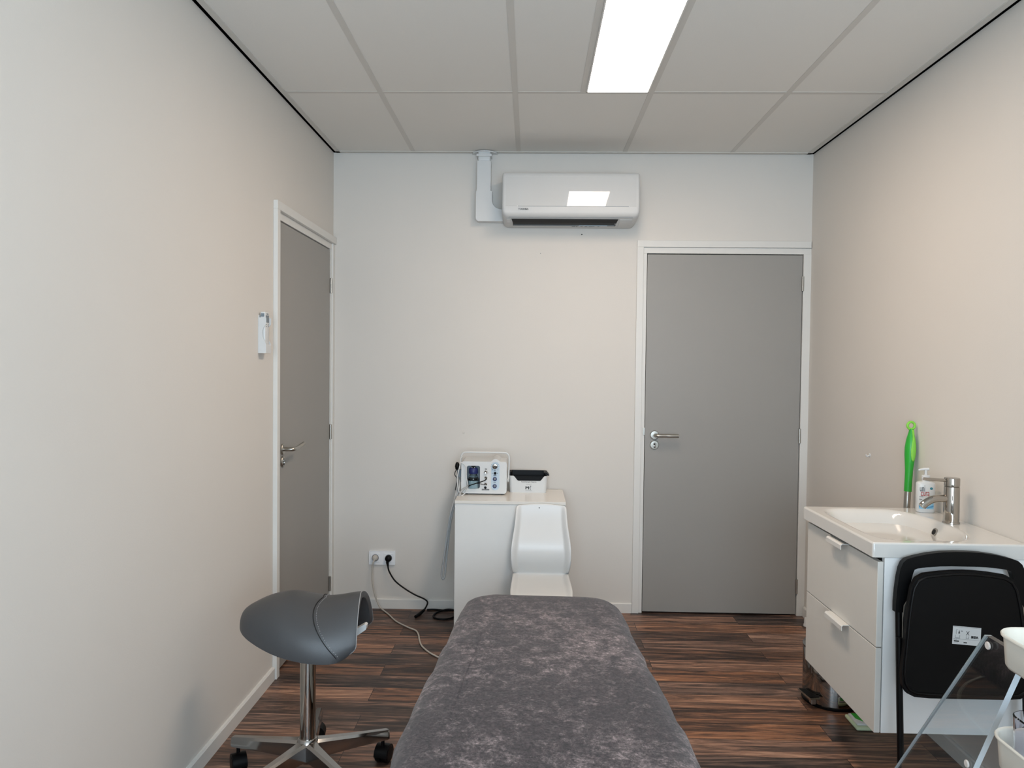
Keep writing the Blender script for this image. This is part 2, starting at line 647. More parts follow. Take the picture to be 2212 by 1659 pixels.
def baseboard(name, poly_dir, a0, a1, sgn=1):
    b = bmesh.new()
    prof = [(0, 0), (BT, 0), (BT, BH - .006), (BT - .004, BH), (0, BH)]
    if poly_dir == 'back':
        prism(b, [(-p, z) for p, z in prof], a0, a1, 'YZ')
    elif poly_dir == 'left':
        prism(b, prof, a0, a1, 'XZ')
    else:
        prism(b, [(W - p, z) for p, z in prof], a0, a1, 'XZ')
    return struct(name, b, m_white)


baseboard('baseboard_back', 'back', 0.0, 1.741)
baseboard('baseboard_left', 'left', YF, -1.006)
baseboard('baseboard_right', 'right', YF, -0.014)

# ------------------------------------------------------------------ doors


def lever(parent, base, side, out, angled):
    """lever handle with round rosette: base point on the leaf, side = unit along the leaf, out = unit out of the leaf"""
    B, S, O = Vector(base), Vector(side), Vector(out)
    ax = 'Y' if abs(O.y) > .5 else 'X'
    sg = O.y if ax == 'Y' else O.x
    b = lathe(bmesh.new(), [(.0255, 0), (.0255, sg * .005), (.0225, sg * .0085), (.012, sg * .009)], B, ax, 32)
    h = obj('door_handle', b, m_steel, parent, 40)
    tip = S * .128 + O * (.052 if not angled else .062) + Vector((0, 0, .014 if angled else 0))
    pts = [B + O * .006, B + O * .035, B + O * .047 + S * .004, B + O * .052 + S * .016, B + O * .052 + S * .06,
           B + O * .053 + S * .085 + Vector((0, 0, .003 if angled else 0)), B + tip]
    obj('lever', tube(pts, .0095, 14, 6), m_steel, h, 50)
    K = B + Vector((0, 0, -.057))
    b = lathe(bmesh.new(), [(.0255, 0), (.0255, sg * .005), (.0225, sg * .0085), (.009, sg * .009)], K, ax, 32)
    k = obj('lock_rosette', b, m_steel, parent, 40)
    q = K + O * .009
    b = bmesh.new()
    lathe(b, [(.0082, 0), (.0082, sg * .004)], q + Vector((0, 0, .006)), ax, 20)
    if ax == 'Y':
        bx(b, q.x - .005, q.x + .005, min(q.y, q.y + O.y * .004), max(q.y, q.y + O.y * .004), q.z - .017, q.z + .004, .001)
    else:
        bx(b, min(q.x, q.x + O.x * .004), max(q.x, q.x + O.x * .004), q.y - .005, q.y + .005, q.z - .017, q.z + .004, .001)
    obj('key_cylinder', b, m_chrome_dk, k, 40)
    q = q + O * .0042 + Vector((0, 0, .006))
    e = .0012
    if ax == 'Y':
        bb = box(q.x - e, q.x + e, q.y - .0004, q.y + .0004, q.z - .005, q.z + .005)
    else:
        bb = box(q.x - .0004, q.x + .0004, q.y - e, q.y + e, q.z - .005, q.z + .005)
    obj('keyhole', bb, m_dark, k)


# door in the back wall
d = thing('door_2', None, None, (2.24, 0.02, 0), kind='structure')
dx0, dx1, dtop = 1.803, 2.680, 2.062
b = bmesh.new()                                         # jambs and head
bx(b, 1.770, 1.800, 0.0, .10, 0, 2.067, .001)
bx(b, 2.684, W, -.004, .10, 0, 2.067, .001)
bx(b, 1.770, W, -.001, .10, 2.067, 2.101, .001)
obj('door_frame', b, m_white, d)
b = bmesh.new()
bx(b, 1.742, 1.7795, -.013, 0, 0, 2.1015, .0015)
bx(b, 1.742, W - .004, -.013, 0, 2.1015, 2.139, .0015)
obj('architrave', b, m_white, d)
obj('door_leaf', box(dx0, dx1, .002, .04, .008, dtop, .0015), m_door, d)
obj('door_rebate', box(1.79, 2.695, .05, .06, 0, 2.08), m_gap, d)
for z in (1.90, 1.035, 0.17):
    b = cyl((2.6815, -.004, z - .042), .0065, .084, 'Z', 14, .001)
    bx(b, 2.680, 2.6845, -.004, .004, z - .042, z + .042)
    obj('hinge', b, m_steel, d, 40)
lever(d, (1.858, .002, 1.030), (1, 0, 0), (0, -1, 0), False)
obj('strike_plate', box(1.7915, 1.802, -.0035, .004, 1.028, 1.072, .001), m_steel, d)

# door in the left wall
d = thing('door_1', None, None, (-0.02, -0.5, 0), kind='structure')
b = bmesh.new()
bx(b, -.10, .001, DL0, -.943, 0, 2.069, .001)
bx(b, -.10, .001, -.058, DL1, 0, 2.069, .001)
bx(b, -.10, .002, DL0, DL1, 2.069, 2.103, .001)
obj('door_frame', b, m_white, d)
b = bmesh.new()
bx(b, 0, .020, -1.004, -.967, 0, 2.104, .0015)
bx(b, 0, .020, -1.004, -.001, 2.104, 2.142, .0015)
bx(b, 0, .010, -.040, -.001, 0, 2.104, .0015)
obj('architrave', b, m_white, d)
obj('door_leaf', box(-.042, -.002, -.940, -.061, .008, 2.064, .0015), m_door, d)
obj('door_rebate', box(-.06, -.05, -.955, -.045, 0, 2.08), m_gap, d)
for z in (1.862, 1.03, 0.155):
    b = cyl((.004, -.0595, z - .042), .0065, .084, 'Z', 14, .001)
    bx(b, -.004, .004, -.062, -.057, z - .042, z + .042)
    obj('hinge', b, m_steel, d, 40)
lever(d, (-.002, -.872, 1.022), (0, 1, 0), (1, 0, 0), True)

# ------------------------------------------------------------------ ceiling light
t = thing('ceiling_light', 'long white recessed light panel glowing in the tiled ceiling', 'ceiling light', ((LX0 + LX1) / 2, (LY0 + LY1) / 2, H))
b = bmesh.new()
fo, fi = .0125, .0185
for (a0, a1, c0, c1) in ((LX0 + fo, LX0 + fi, LY0 + fo, LY1 - fo), (LX1 - fi, LX1 - fo, LY0 + fo, LY1 - fo),
                         (LX0 + fo, LX1 - fo, LY0 + fo, LY0 + fi), (LX0 + fo, LX1 - fo, LY1 - fi, LY1 - fo)):
    bx(b, a0, a1, c0, c1, H - .004, H + .02)
obj('light_frame', b, m_white, t)
obj('diffuser', box(LX0 + fi, LX1 - fi, LY0 + fi, LY1 - fi, H + .002, H + .008), m_lamp, t)
obj('housing', box(LX0 + fo, LX1 - fo, LY0 + fo, LY1 - fo, H + .010, H + .03), m_white, t)

# ------------------------------------------------------------------ air conditioner
t = thing('air_conditioner', 'white wall-mounted air conditioner high on the back wall above the grey door', 'air conditioner', (1.35, 0, 2.2))
ax0, ax1 = .978, 1.724
zt, zb = 2.466, 2.205
# side profile (y, z), lofted over x with rounded ends
prof = [(-.005, zb), (-.06, zb - .002), (-.150, zb + .006), (-.192, zb + .018), (-.208, zb + .024), (-.219, zb + .034), (-.2238, zb + .048),
        (-.2225, zb + .078), (-.2185, zb + .160), (-.2127, zt - .022), (-.2090, zt - .006), (-.203, zt + .001), (-.19, zt + .004), (-.005, zt + .004)]
rings = []
ccy, ccz = -.10, (zt + zb) / 2


def ac_ring(x):
    d_ = min(x - ax0, ax1 - x)

    def inset(r_):
        return r_ - math.sqrt(max(0, r_ * r_ - (r_ - d_) ** 2)) if d_ < r_ else 0.0
    ib, it, iy = inset(.034), inset(.010), inset(.014)
    out = []
    for (y, z) in prof:
        t_ = (z - zb) / (zt - zb)
        out.append((x, -.005 + (y + .005) * (1 - iy / .22), z + ib * max(0, 1 - t_ * 2.2) - it * max(0, t_ * 3 - 2)))
    return out


XS = [ax0 + d_ for d_ in (0, .001, .003, .006, .010, .015, .021, .028, .034)]
for x in XS + [ax0 + ax1 - x for x in XS[::-1]]:
    rings.append(ac_ring(x))
b = loft(bmesh.new(), rings)
body = obj('housing', b, m_acs, t, 35)
pz = [(-.2226, zb + .080), (-.2185, zb + .160), (-.2127, zt - .022)]
obj('front_panel', prism(bmesh.new(), [(y - .0012, z) for y, z in pz] + [(y + .002, z) for y, z in pz[::-1]], ax0 + .020, ax1 - .020, 'YZ'), m_ac, t)
# glossy front panel, its groove below and the lower fascia line
b = box(1.060, 1.668, -.2232, -.218, zb + .0775, zb + .0790)
obj('panel_groove', b, m_recess, t)
b = box(ax0 + .036, ax1 - .036, -.2075, -.205, zb + .0215, zb + .0232)
obj('lower_groove', b, m_recess, t)
# outlet on the sloping underside
sl = (zb + .018 - (zb + .006)) / (-.192 + .150)


def und(y):
    return zb + .006 + (y + .150) * sl if y < -.15 else zb - .002 + (y + .06) * (.008 / -.09)


b = bmesh.new()
o0, o1 = 1.030, 1.612
for (ya, yb) in ((-.190, -.150), (-.150, -.085)):
    vs4 = [b.verts.new((o0 + (.006 if ya > -.16 else 0) * 1, ya, und(ya) - .0012)), b.verts.new((o1 - (.006 if ya > -.16 else 0), ya, und(ya) - .0012)),
           b.verts.new((o1 - .006, yb, und(yb) - .0012)), b.verts.new((o0 + .006, yb, und(yb) - .0012))]
    b.faces.new(vs4)
ao = obj('air_outlet', b, m_dark, t)
mod(ao, 'SOLIDIFY', thickness=.001)
b = bmesh.new()
for (xa, xb, mm_) in ((o0 + .008, 1.403, 0),):
    bx(b, xa, o1 - .010, -.108, -.088, und(-.10) - .0035, und(-.10) - .001)
obj('louvre', b, m_vane, t)
obj('vane_highlight', box(1.402, 1.560, -.107, -.095, und(-.10) - .0050, und(-.10) - .0036, .0005), m_panel, t)
obj('sensor_window', box(1.598, 1.608, -.135, -.128, und(-.13) - .003, und(-.13) - .001), m_wplast, t)
# end caps beside the outlet
for (xa, xb) in ((1.622, 1.688), (1.004, 1.022)):
    obj('end_cap', prism(bmesh.new(), [(-.186, und(-.186) - .0022), (-.150, und(-.150) - .0022), (-.070, und(-.070) - .0022), (-.070, und(-.07) + .002), (-.150, und(-.15) + .002), (-.186, und(-.186) + .002)], xa, xb, 'YZ'), m_acs, t)
text('brand_lettering', 'TOSHIBA', .0135, (1.0945, -.2240, zb + .0625), m_ink, t, bold=.0003)
for x in (1.062, 1.667):
    obj('panel_stop', lathe(bmesh.new(), [(.0035, 0), (.0035, -.002), (.001, -.003)], (x, -.2215, zb + .0795), 'Y', 12), m_wplast, t)
for k, wd in enumerate((.020, .008, .012, .014, .022, .006, .010)):
    x = 1.365 + k * .024
    obj('printed_note', box(x, x + wd, -.078, -.070, zb - .0022, zb - .0008), m_greyink, t)
obj('top_bracket', box(1.022, 1.034, -.06, -.04, zt + .002, zt + .008), m_recess, t)
obj('top_bracket', box(1.58, 1.605, -.06, -.04, zt + .002, zt + .008), m_recess, t)

# pipe duct beside it
t = thing('pipe_duct', 'white plastic pipe duct rising beside the air conditioner into the ceiling', 'duct', (.87, 0, 2.23))
c = []
x0, x1, zb0, zs = .824, .915, 2.232, 2.300
c = [(x0 + .015, zb0), (.9775, zb0), (.9775, zs)]
for k in range(9):
    a = PI / 2 * k / 8
    c.append((.963 - .048 * math.sin(a), zs + .050 - .050 * math.cos(a)))
c += [(x1, 2.40), (x1 - .008, 2.402), (x1 - .008, H - .06), (x0 + .006, H - .06), (x0 + .006, 2.402), (x0, 2.400), (x0, zb0 + .015), (x0 + .005, zb0 + .005)]
b = prism(bmesh.new(), c, -.064, -.0005, 'XZ')
bevel_sharp(b, .006, 3, 50)
obj('duct_channel', b, m_wplast, t, 50)
obj('duct_top', box(x0 + .010, x1 - .012, -.060, -.0005, H - .062, H - .0035, .008, 3), m_wplast, t, 50)
b = prism(bmesh.new(), [(x0 + .002, H - .035), (x1 - .004, H - .035), (x1 - .004, H - .022), (x0 + .002, H - .022)], -.067, -.0005, 'XZ')
obj('duct_band', bevel_sharp(b, .003), m_wplast, t, 40)
pl = [(.87 + .072 * math.cos(a), -.001 - .070 * math.sin(a)) for a in [PI * k / 20 for k in range(21)]]
obj('ceiling_collar', prism(bmesh.new(), pl, H - .010, H - .0035, 'XY'), m_wplast, t, 40)

# ------------------------------------------------------------------ remote control and holder on the left wall
t = thing('remote_holder', 'white plastic holder screwed to the left wall beside the door', 'holder', (.0, -1.14, 1.46))
y0, y1 = -1.185, -1.128
b = bmesh.new()
bx(b, .0005, .004, y0, y1, 1.462, 1.622, .001)
pf = [(.0005, 1.462), (.030, 1.462), (.034, 1.468), (.034, 1.500), (.020, 1.530), (.017, 1.555), (.026, 1.575), (.034, 1.585), (.034, 1.612), (.0005, 1.612)]
prism(b, pf, y0 - .002, y0 + .0005, 'XZ')
prism(b, pf, y1 - .0005, y1 + .002, 'XZ')
bx(b, .0005, .034, y0, y1, 1.462, 1.466, .001)
bx(b, .031, .034, y0, y1, 1.466, 1.500, .001)
obj('holder_shell', b, m_wplast, t)
t = thing('remote_control', 'white remote control with grey display sitting in the holder on the left wall', 'remote control', (.018, -1.155, 1.468))
obj('remote_body', box(.007, .028, -1.180, -1.131, 1.4675, 1.636, .003), m_wplast, t, 40)
obj('display', box(.0275, .029, -1.174, -1.137, 1.592, 1.622, .0004), m_recess, t)
obj('logo_plate', box(.0275, .029, -1.166, -1.146, 1.626, 1.630, .0003), m_greyink, t)
for (yy, zz) in ((-1.170, 1.583), (-1.145, 1.583), (-1.170, 1.575), (-1.145, 1.575)):
    obj('button', box(.0275, .0292, yy - .004, yy + .004, zz - .002, zz + .002, .0004), m_recess, t)
obj('infrared_window', box(.010, .024, -1.1812, -1.1795, 1.616, 1.630, .0005), m_recess, t)

# ------------------------------------------------------------------ socket and cords
t = thing('power_outlet', 'white double power outlet low on the back wall left of the cabinet', 'outlet', (.295, 0, .257))
obj('outlet_frame', bevel_sharp(prism(bmesh.new(), rrect(.219, .371, .256, .336, .003, 3), -.010, -.0005, 'XZ'), .003, 2), m_outlet, t, 60)
for cx in (.2555, .3335):
    s_ = obj('socket_insert', box(cx - .0275, cx + .0275, -.012, -.0085, .296 - .0275, .296 + .0275, .0015), m_outlet, t)
    obj('socket_ring', lathe(bmesh.new(), [(.0205, 0), (.0205, -.0012), (.0185, -.0012), (.0185, -.0003)], (cx, -.012, .296), 'Y', 28), m_greyink, s_)

t = thing('white_power_cord', 'beige power cord from the outlet trailing over the floor under the treatment table', 'cord', (.255, -.02, .0))
b = lathe(bmesh.new(), [(.0175, -.0125), (.0175, -.020), (.014, -.030), (.008, -.036)], (.2555, 0, .296), 'Y', 20)
obj('plug', b, m_cable, t, 50)
pts = [(.2555, -.033, .292), (.250, -.040, .275), (.245, -.036, .24), (.244, -.034, .17), (.258, -.034, .09), (.285, -.038, .025),
       (.315, -.060, .006), (.36, -.13, .0052), (.42, -.235, .0052), (.50, -.325, .0052), (.548, -.37, .0052), (.572, -.43, .0052), (.592, -.52, .0052),
       (.62, -.60, .0052), (.68, -.69, .0052), (.78, -.78, .0052), (.98, -.92, .0052), (1.12, -1.15, .0052), (1.18, -1.6, .0052)]
obj('cable', tube(pts, .0042, 8, 8), m_cable, t, 60)

t = thing('black_power_cord', 'black power cord hanging from the right socket of the double outlet', 'cord', (.333, -.02, .0))
b = lathe(bmesh.new(), [(.0185, -.0125), (.0185, -.030), (.015, -.036), (.006, -.038)], (.3335, 0, .296), 'Y', 20)
obj('plug', b, m_black, t, 50)
obj('strain_relief', tube([(.331, -.030, .285), (.330, -.030, .272), (.333, -.030, .255)], [.009, .008, .0055], 10), m_black, t, 50)
pts = [(.332, -.030, .262), (.340, -.030, .225), (.375, -.032, .170), (.435, -.036, .125), (.495, -.040, .092), (.545, -.044, .072), (.566, -.050, .056), (.562, -.060, .035), (.548, -.085, .014)]
obj('cable', tube(pts, .0045, 8, 8), m_black, t, 60)
obj('coupling', tube([(.552, -.078, .019), (.535, -.110, .010), (.515, -.165, .009)], [.007, .010, .008], 10), m_black, t, 50)

t = thing('black_floor_cable', 'black cable lying in a loop on the floor along the back wall beside the cabinet', 'cable', (.66, -.08, 0))
pts = [(.562, -.035, .006), (.60, -.028, .0055), (.66, -.038, .0055), (.72, -.034, .0055), (.735, -.07, .0055), (.728, -.150, .0055), (.685, -.187, .0055), (.635, -.180, .0055),
       (.612, -.135, .0055), (.628, -.075, .0058), (.67, -.048, .012), (.70, -.050, .0145), (.74, -.05, .008)]
obj('cable', tube(pts, .005, 8, 8), m_black, t, 60)

# ------------------------------------------------------------------ small fixings on the walls
tag(obj('wall_plate', box(.7565, .7665, -.008, -.0003, 1.024, 1.034, .001), m_wall), 'tiny square white plate on the back wall above the cabinet', 'fixing')
tag(obj('screw', cyl((1.427, 0, 2.171), .0035, -.004, 'Y', 12), m_dark), 'small dark screw in the back wall right below the air conditioner', 'screw')
tag(obj('screw', cyl((1.193, 0, 2.062), .0024, -.002, 'Y', 10), m_greyink), 'pale grey screw lower on the back wall, left of the other screw', 'screw')
t = thing('wall_hook', 'small white hook on the right wall left of the green mop handle', 'hook', (W, -.785, 1.02))
obj('hook_plate', lathe(bmesh.new(), [(.008, 0), (.008, -.003), (.006, -.004)], (W, -.785, 1.022), 'X', 16), m_wplast, t, 40)
obj('hook_arm', tube([(W - .003, -.785, 1.020), (W - .014, -.785, 1.016), (W - .018, -.785, 1.024)], .003, 8, 4), m_wplast, t, 60)
t = thing('door_stop', 'white rubber door stop on the floor behind the washbasin cabinet', 'door stop', (2.672, -.20, 0))
obj('stop_base', lathe(bmesh.new(), [(.020, 0), (.020, .010), (.017, .014), (.017, .040), (.013, .046), (.004, .048)], (2.685, -.17, 0), 'Z', 20), m_wplast, t, 40)

# ------------------------------------------------------------------ white cabinet against the back wall
CT = .715
t = thing('cabinet', 'plain white cabinet against the back wall carrying the white medical device', 'cabinet', (1.045, -.24, 0))
cx0, cx1, cy0, cy1 = .757, 1.334, -.435, -.045
obj('cabinet_body', box(cx0 + .001, cx1 - .001, cy0 + .003, cy1, 0, CT - .017, .0008), m_lam, t)
obj('cabinet_top', box(cx0, cx1, cy0 - .001, cy1, CT - .016, CT, .001), m_lamtop, t)
for z in (.655, .300):
    obj('cam_cover', cyl((cx0 + .001, cy0 + .03, z), .0045, -.0025, 'X', 12), m_greyink, t)

# ------------------------------------------------------------------ medical device (pedicure unit)
DY = -.257
dx, dz = .7735, .7225           # lower left corner of its face


def fx(u):
    return dx + u / 1000.0


def fz(v):
    return dz + v / 1000.0


t = thing('pedicure_unit', 'white pedicure device with chrome knobs and a carrying handle on the cabinet', 'medical device', (.9, -.16, CT))
out = rrect(fx(0), fx(247), fz(0), fz(174), [.013, .016, .016, .016], 6)
# hump above the knob strip
hump = [(fx(212), fz(174)), (fx(206), fz(178)), (fx(198), fz(186)), (fx(186), fz(189)), (fx(174), fz(186)), (fx(166), fz(178)), (fx(158), fz(174))]
out2 = out[:7] + hump + out[7:]
hole = rrect(fx(30), fx(102), fz(27), fz(151), .011, 5)
b = prism(bmesh.new(), out2, DY, DY + .045, 'XZ', holes=[hole[::-1]])
obj('front_shell', b, m_wplast, t, 40)
b = prism(bmesh.new(), [(x, z) for (x, z) in out2], DY + .045, DY + .190, 'XZ')
obj('rear_shell', b, m_wplast, t, 40)
obj('bottle_recess', prism(bmesh.new(), hole, DY + .040, DY + .0448, 'XZ'), m_recess, t)
for (x, y) in ((fx(25), DY + .03), (fx(222), DY + .03), (fx(25), DY + .17), (fx(222), DY + .17)):
    obj('foot', cyl((x, y, CT), .009, dz - CT + .001, 'Z', 14), m_black, t)
hp = [(fx(-6), DY + .085, fz(60)), (fx(-9), DY + .085, fz(150)), (fx(-9), DY + .085, fz(190)), (fx(2), DY + .085, fz(209)), (fx(22), DY + .085, fz(214)), (fx(120), DY + .085, fz(214)),
      (fx(226), DY + .085, fz(214)), (fx(247), DY + .085, fz(209)), (fx(257), DY + .085, fz(190)), (fx(257), DY + .085, fz(150)), (fx(253), DY + .085, fz(60))]
obj('carry_handle', tube(hp, .0052, 12, 6), m_wplast, t, 60)
for u, sg in ((0, -1), (247, 1)):
    obj('handle_pivot', cyl((fx(u), DY + .085, fz(62)), .012, sg * .010, 'X', 18, .002), m_acs, t, 50)
strip = rrect(fx(163), fx(208), fz(20), fz(173), .022, 8)
obj('knob_strip', prism(bmesh.new(), strip, DY - .0022, DY + .001, 'XZ'), m_panel, t, 60)


def knob(u, v, r, depth, m, y=DY - .002):
    return obj('knob', lathe(bmesh.new(), [(r, 0), (r * .92, -depth), (r * .80, -depth - .0008), (r * .15, -depth)], (fx(u), y, fz(v)), 'Y', 24), m, t, 30)


k1 = knob(183, 150, .0150, .012, m_chrome)
k2 = knob(134, 118, .0088, .009, m_chrome)
k3 = knob(184, 112, .0075, .008, m_black)
for (u, v) in ((134, 87), (133.5, 52)):
    s_ = obj('connector', lathe(bmesh.new(), [(.0078, 0), (.0078, -.006), (.0052, -.007), (.0052, -.003)], (fx(u), DY, fz(v)), 'Y', 20), m_chrome, t, 30)
for (u, v) in ((183, 81), (182.5, 42)):
    bu = obj('push_button', lathe(bmesh.new(), [(.0112, 0), (.0112, -.003), (.0075, -.0035)], (fx(u), DY - .002, fz(v)), 'Y', 24), m_navy, t, 30)
    obj('button_face', cyl((fx(u), DY - .0052, fz(v)), .0068, -.0015, 'Y', 20, .0005), m_greyink, bu, 40)
for a in range(9):
    an = math.radians(-35 + a * 31.25)
    x, z = 183 + 21.0 * math.cos(an), 150 + 21.0 * math.sin(an)
    if z < 172:
        obj('scale_mark', lathe(bmesh.new(), [(.0012, 0), (.0012, -.0003)], (fx(x), DY - .0022, fz(z)), 'Y', 8), m_ink, t)
for (u, v) in ((168, 131), (183, 126), (199, 130.5), (169, 112), (197, 112)):
    obj('scale_mark', lathe(bmesh.new(), [(.0021, 0), (.0021, -.0003)], (fx(u), DY - .0022, fz(v)), 'Y', 10), m_ink, t)
for (u0_, u1_, v0_, v1_, yy) in ((175.5, 191, 98, 100.5, .0022), (176, 189, 59, 61.5, .0022), (128, 140, 132, 136, 0), (112, 153, 21.5, 25, 0)):
    obj('printed_mark', box(fx(u0_), fx(u1_), DY - yy - .0004, DY - yy + .0002, fz(v0_), fz(v1_)), m_ink, t)
for an in (200, 235, 305, 340):
    x, z = 134 + 12.5 * math.cos(math.radians(an)), 118 + 12.5 * math.sin(math.radians(an))
    obj('scale_mark', box(fx(x - 1.3), fx(x + 1.3), DY - .0004, DY + .0002, fz(z - 1), fz(z + 1)), m_ink, t)
obj('printed_line', box(fx(112), fx(153), DY - .0004, DY + .0002, fz(15.5), fz(18)), m_greyink, t)
b = lathe(bmesh.new(), [(.0072, 0), (.0072, -.0004), (.0052, -.0004), (.0052, 0)], (fx(131.5), DY, fz(32.5)), 'Y', 24)
bx(b, fx(128.7), fx(134.2), DY - .0004, DY, fz(31), fz(34.5))
obj('round_emblem', b, m_ink, t)
# hoses from the two connectors, gathered and led round the left side to hang down
Y = DY - .012
obj('black_hose', tube([(fx(134), DY - .004, fz(84)), (fx(136), Y - .004, fz(79)), (fx(118), Y - .010, fz(70)), (fx(86), Y - .014, fz(60)), (fx(56), Y - .013, fz(50)), (fx(40), Y - .012, fz(42))], .0026, 8, 6), m_black, t, 60)
obj('dark_hose', tube([(fx(133.5), DY - .004, fz(51)), (fx(124), Y - .004, fz(51)), (fx(100), Y - .008, fz(57)), (fx(78), Y - .012, fz(58)), (fx(56), Y - .010, fz(49)), (fx(40), Y - .012, fz(40))], .0016, 8, 6), m_ink, t, 60)
hz = [(fx(41), Y - .012, fz(41)), (fx(20), Y - .010, fz(30)), (fx(3), Y - .014, fz(14)), (.766, -.30, .714), (.746, -.300, .675), (.722, -.30, .58), (.700, -.30, .46), (.682, -.30, .34), (.676, -.30, .285),
      (.684, -.30, .263), (.693, -.297, .285), (.699, -.290, .36), (.712, -.285, .50), (.730, -.285, .62), (.748, -.28, .70), (.762, -.262, .75), (.764, -.235, .79)]
obj('hanging_hose', tube(hz, .0056, 8, 8), m_hose, t, 60)
hz2 = [(.760, -.215, .80), (.752, -.25, .755), (.742, -.29, .70), (.722, -.308, .62), (.704, -.308, .50), (.688, -.308, .38), (.680, -.308, .31)]
obj('hanging_hose', tube(hz2, .0048, 8, 8), m_hose, t, 60)
# thin white cord slung over the handle in front of the face
wc = [(fx(0), DY + .08, fz(190)), (fx(-8), DY + .03, fz(186)), (fx(-6), DY - .010, fz(160)), (fx(-14), DY - .020, fz(120)), (fx(-20), DY - .022, fz(80)), (fx(-14), DY - .022, fz(30)), (fx(-2), DY - .024, fz(-3)),
      (fx(12), DY - .026, fz(-5)), (fx(28), DY - .024, fz(12)), (fx(38), DY - .022, fz(44)), (fx(30), DY - .018, fz(90)), (fx(26), DY - .012, fz(140)), (fx(14), DY - .006, fz(160)), (fx(-4), DY - .004, fz(168))]
obj('thin_cord', tube(wc, .0027, 8, 8), m_wplast, t, 60)
# handpiece resting in its holder on the left side
hb_ = obj('handpiece_holder', box(fx(-26), fx(-1), DY + .02, DY + .055, fz(84), fz(125), .003), m_recess, t)
obj('handpiece', tube([(fx(-22), DY + .012, fz(168)), (fx(-23), DY + .011, fz(160)), (fx(-23), DY + .010, fz(145)), (fx(-24), DY + .010, fz(128))], [.005, .010, .0135, .009], 14, 4), m_black, t, 50)
obj('handpiece_cord', tube([(fx(-24), DY + .010, fz(130)), (fx(-34), DY + .008, fz(115)), (fx(-36), DY + .008, fz(98)), (fx(-26), DY + .006, fz(84)), (fx(-24), DY - .0, fz(60)), (fx(-30), DY - .02, fz(20))], .0024, 8, 6), m_ink, t, 60)

# bottle standing in the device's recess
t = thing('bottle', 'glass bottle with navy screw cap and black valve in the device window', 'bottle', (fx(65), DY + .020, fz(28)))
bcx, bcy = fx(65), DY + .012
b = lathe(bmesh.new(), [(.026, 0), (.0275, .004), (.0275, .052), (.026, .060), (.0185, .074), (.0175, .078), (.020, .080), (.020, .082)], (bcx, bcy, fz(27.5)), 'Z', 28)
obj('bottle_body', b, m_glass, t, 40)
b = lathe(bmesh.new(), [(.0255, 0), (.0262, .003), (.0262, .042)], (bcx, bcy, fz(28.3)), 'Z', 28)
obj('liquid', b, m_liq, t, 40)
b = lathe(bmesh.new(), [(.0285, .0), (.0285, .005)], (bcx, bcy, fz(72)), 'Z', 28)
bx(b, bcx - .034, bcx - .024, DY - .012, DY + .006, fz(70), fz(81))
bx(b, bcx + .022, bcx + .031, DY - .012, DY + .006, fz(70), fz(82))
obj('retaining_band', b, m_black, t, 40)
obj('cap', lathe(bmesh.new(), [(.0245, 0), (.0255, .002), (.0240, .026), (.0195, .031), (.008, .032)], (bcx, bcy, fz(107)), 'Z', 28), m_navy, t, 40)
b = cyl((bcx, bcy, fz(138.5)), .011, .011, 'Z', 16)
obj('valve', b, m_black, t, 40)
for s_ in (-.007, .007):
    obj('tube_fitting', cyl((bcx + s_, bcy - .010, fz(139)), .0016, .005, 'Z', 8), m_wplast, t)

# ------------------------------------------------------------------ storage box with black liner
t = thing('storage_box', 'white plastic storage box with black liner beside the device on the cabinet', 'box', (1.137, -.11, CT))
sx0, sx1, sy0, sy1, st = 1.0285, 1.246, -.165, -.062, .101
z0 = CT


def box_shell(x0, x1, y0, y1, za, hfun, r0_, taper, th, m, name, n=10):
    """open-topped rounded box whose rim height varies along x at the front (hfun)"""
    ring_o = []
    pts = rrect(x0, x1, y0, y1, r0_, n)
    # densify the straight sides so the rim can curve
    dens = []
    for i in range(len(pts)):
        a, c_ = Vector((*pts[i], 0)), Vector((*pts[(i + 1) % len(pts)], 0))
        m_ = max(1, int((c_ - a).length / .006))
        for k in range(m_):
            dens.append(a.lerp(c_, k / m_))
    cx_, cy_ = (x0 + x1) / 2, (y0 + y1) / 2
    b = bmesh.new()
    L0, L1, L2, L3 = [], [], [], []
    for p in dens:
        hgt = hfun(p.x, p.y)
        q = Vector((cx_ + (p.x - cx_) * taper, cy_ + (p.y - cy_) * taper, 0))
        f = hgt / st
        top = q.lerp(p, f)
        inn = Vector((top.x - cx_, top.y - cy_, 0))
        ix = (top.x - cx_) * (1 - 2 * th / (x1 - x0))
        iy = (top.y - cy_) * (1 - 2 * th / (y1 - y0))
        jx = (q.x - cx_) * (1 - 2 * th / (x1 - x0))
        jy = (q.y - cy_) * (1 - 2 * th / (y1 - y0))
        L0.append(b.verts.new((q.x, q.y, za)))
        L1.append(b.verts.new((top.x, top.y, za + hgt)))
        L2.append(b.verts.new((cx_ + ix, cy_ + iy, za + hgt)))
        L3.append(b.verts.new((cx_ + jx, cy_ + jy, za + th)))
    m_ = len(dens)
    for A, B in ((L0, L1), (L1, L2), (L2, L3)):
        for k in range(m_):
            b.faces.new((A[k], A[(k + 1) % m_], B[(k + 1) % m_], B[k]))
    b.faces.new(L0[::-1])
    b.faces.new(L3)
    return obj(name, b, m, t, 40)


def sm(a, b_, x):
    x = max(0, min(1, (x - a) / (b_ - a)))
    return x * x * (3 - 2 * x)


def h_out(x, y):
    if y > sy0 + .03:
        return .098
    dip = sm(1.052, 1.080, x) * (1 - sm(1.205, 1.232, x))
    return .093 - .027 * dip


def h_in(x, y):
    if y > (sy0 + sy1) / 2:
        return .116
    return .0945 + (.010 if abs(x - 1.137) > .105 else 0)


box_shell(sx0, sx1, sy0, sy1, z0, h_out, .018, .93, .002, m_wplast, 'box_body')
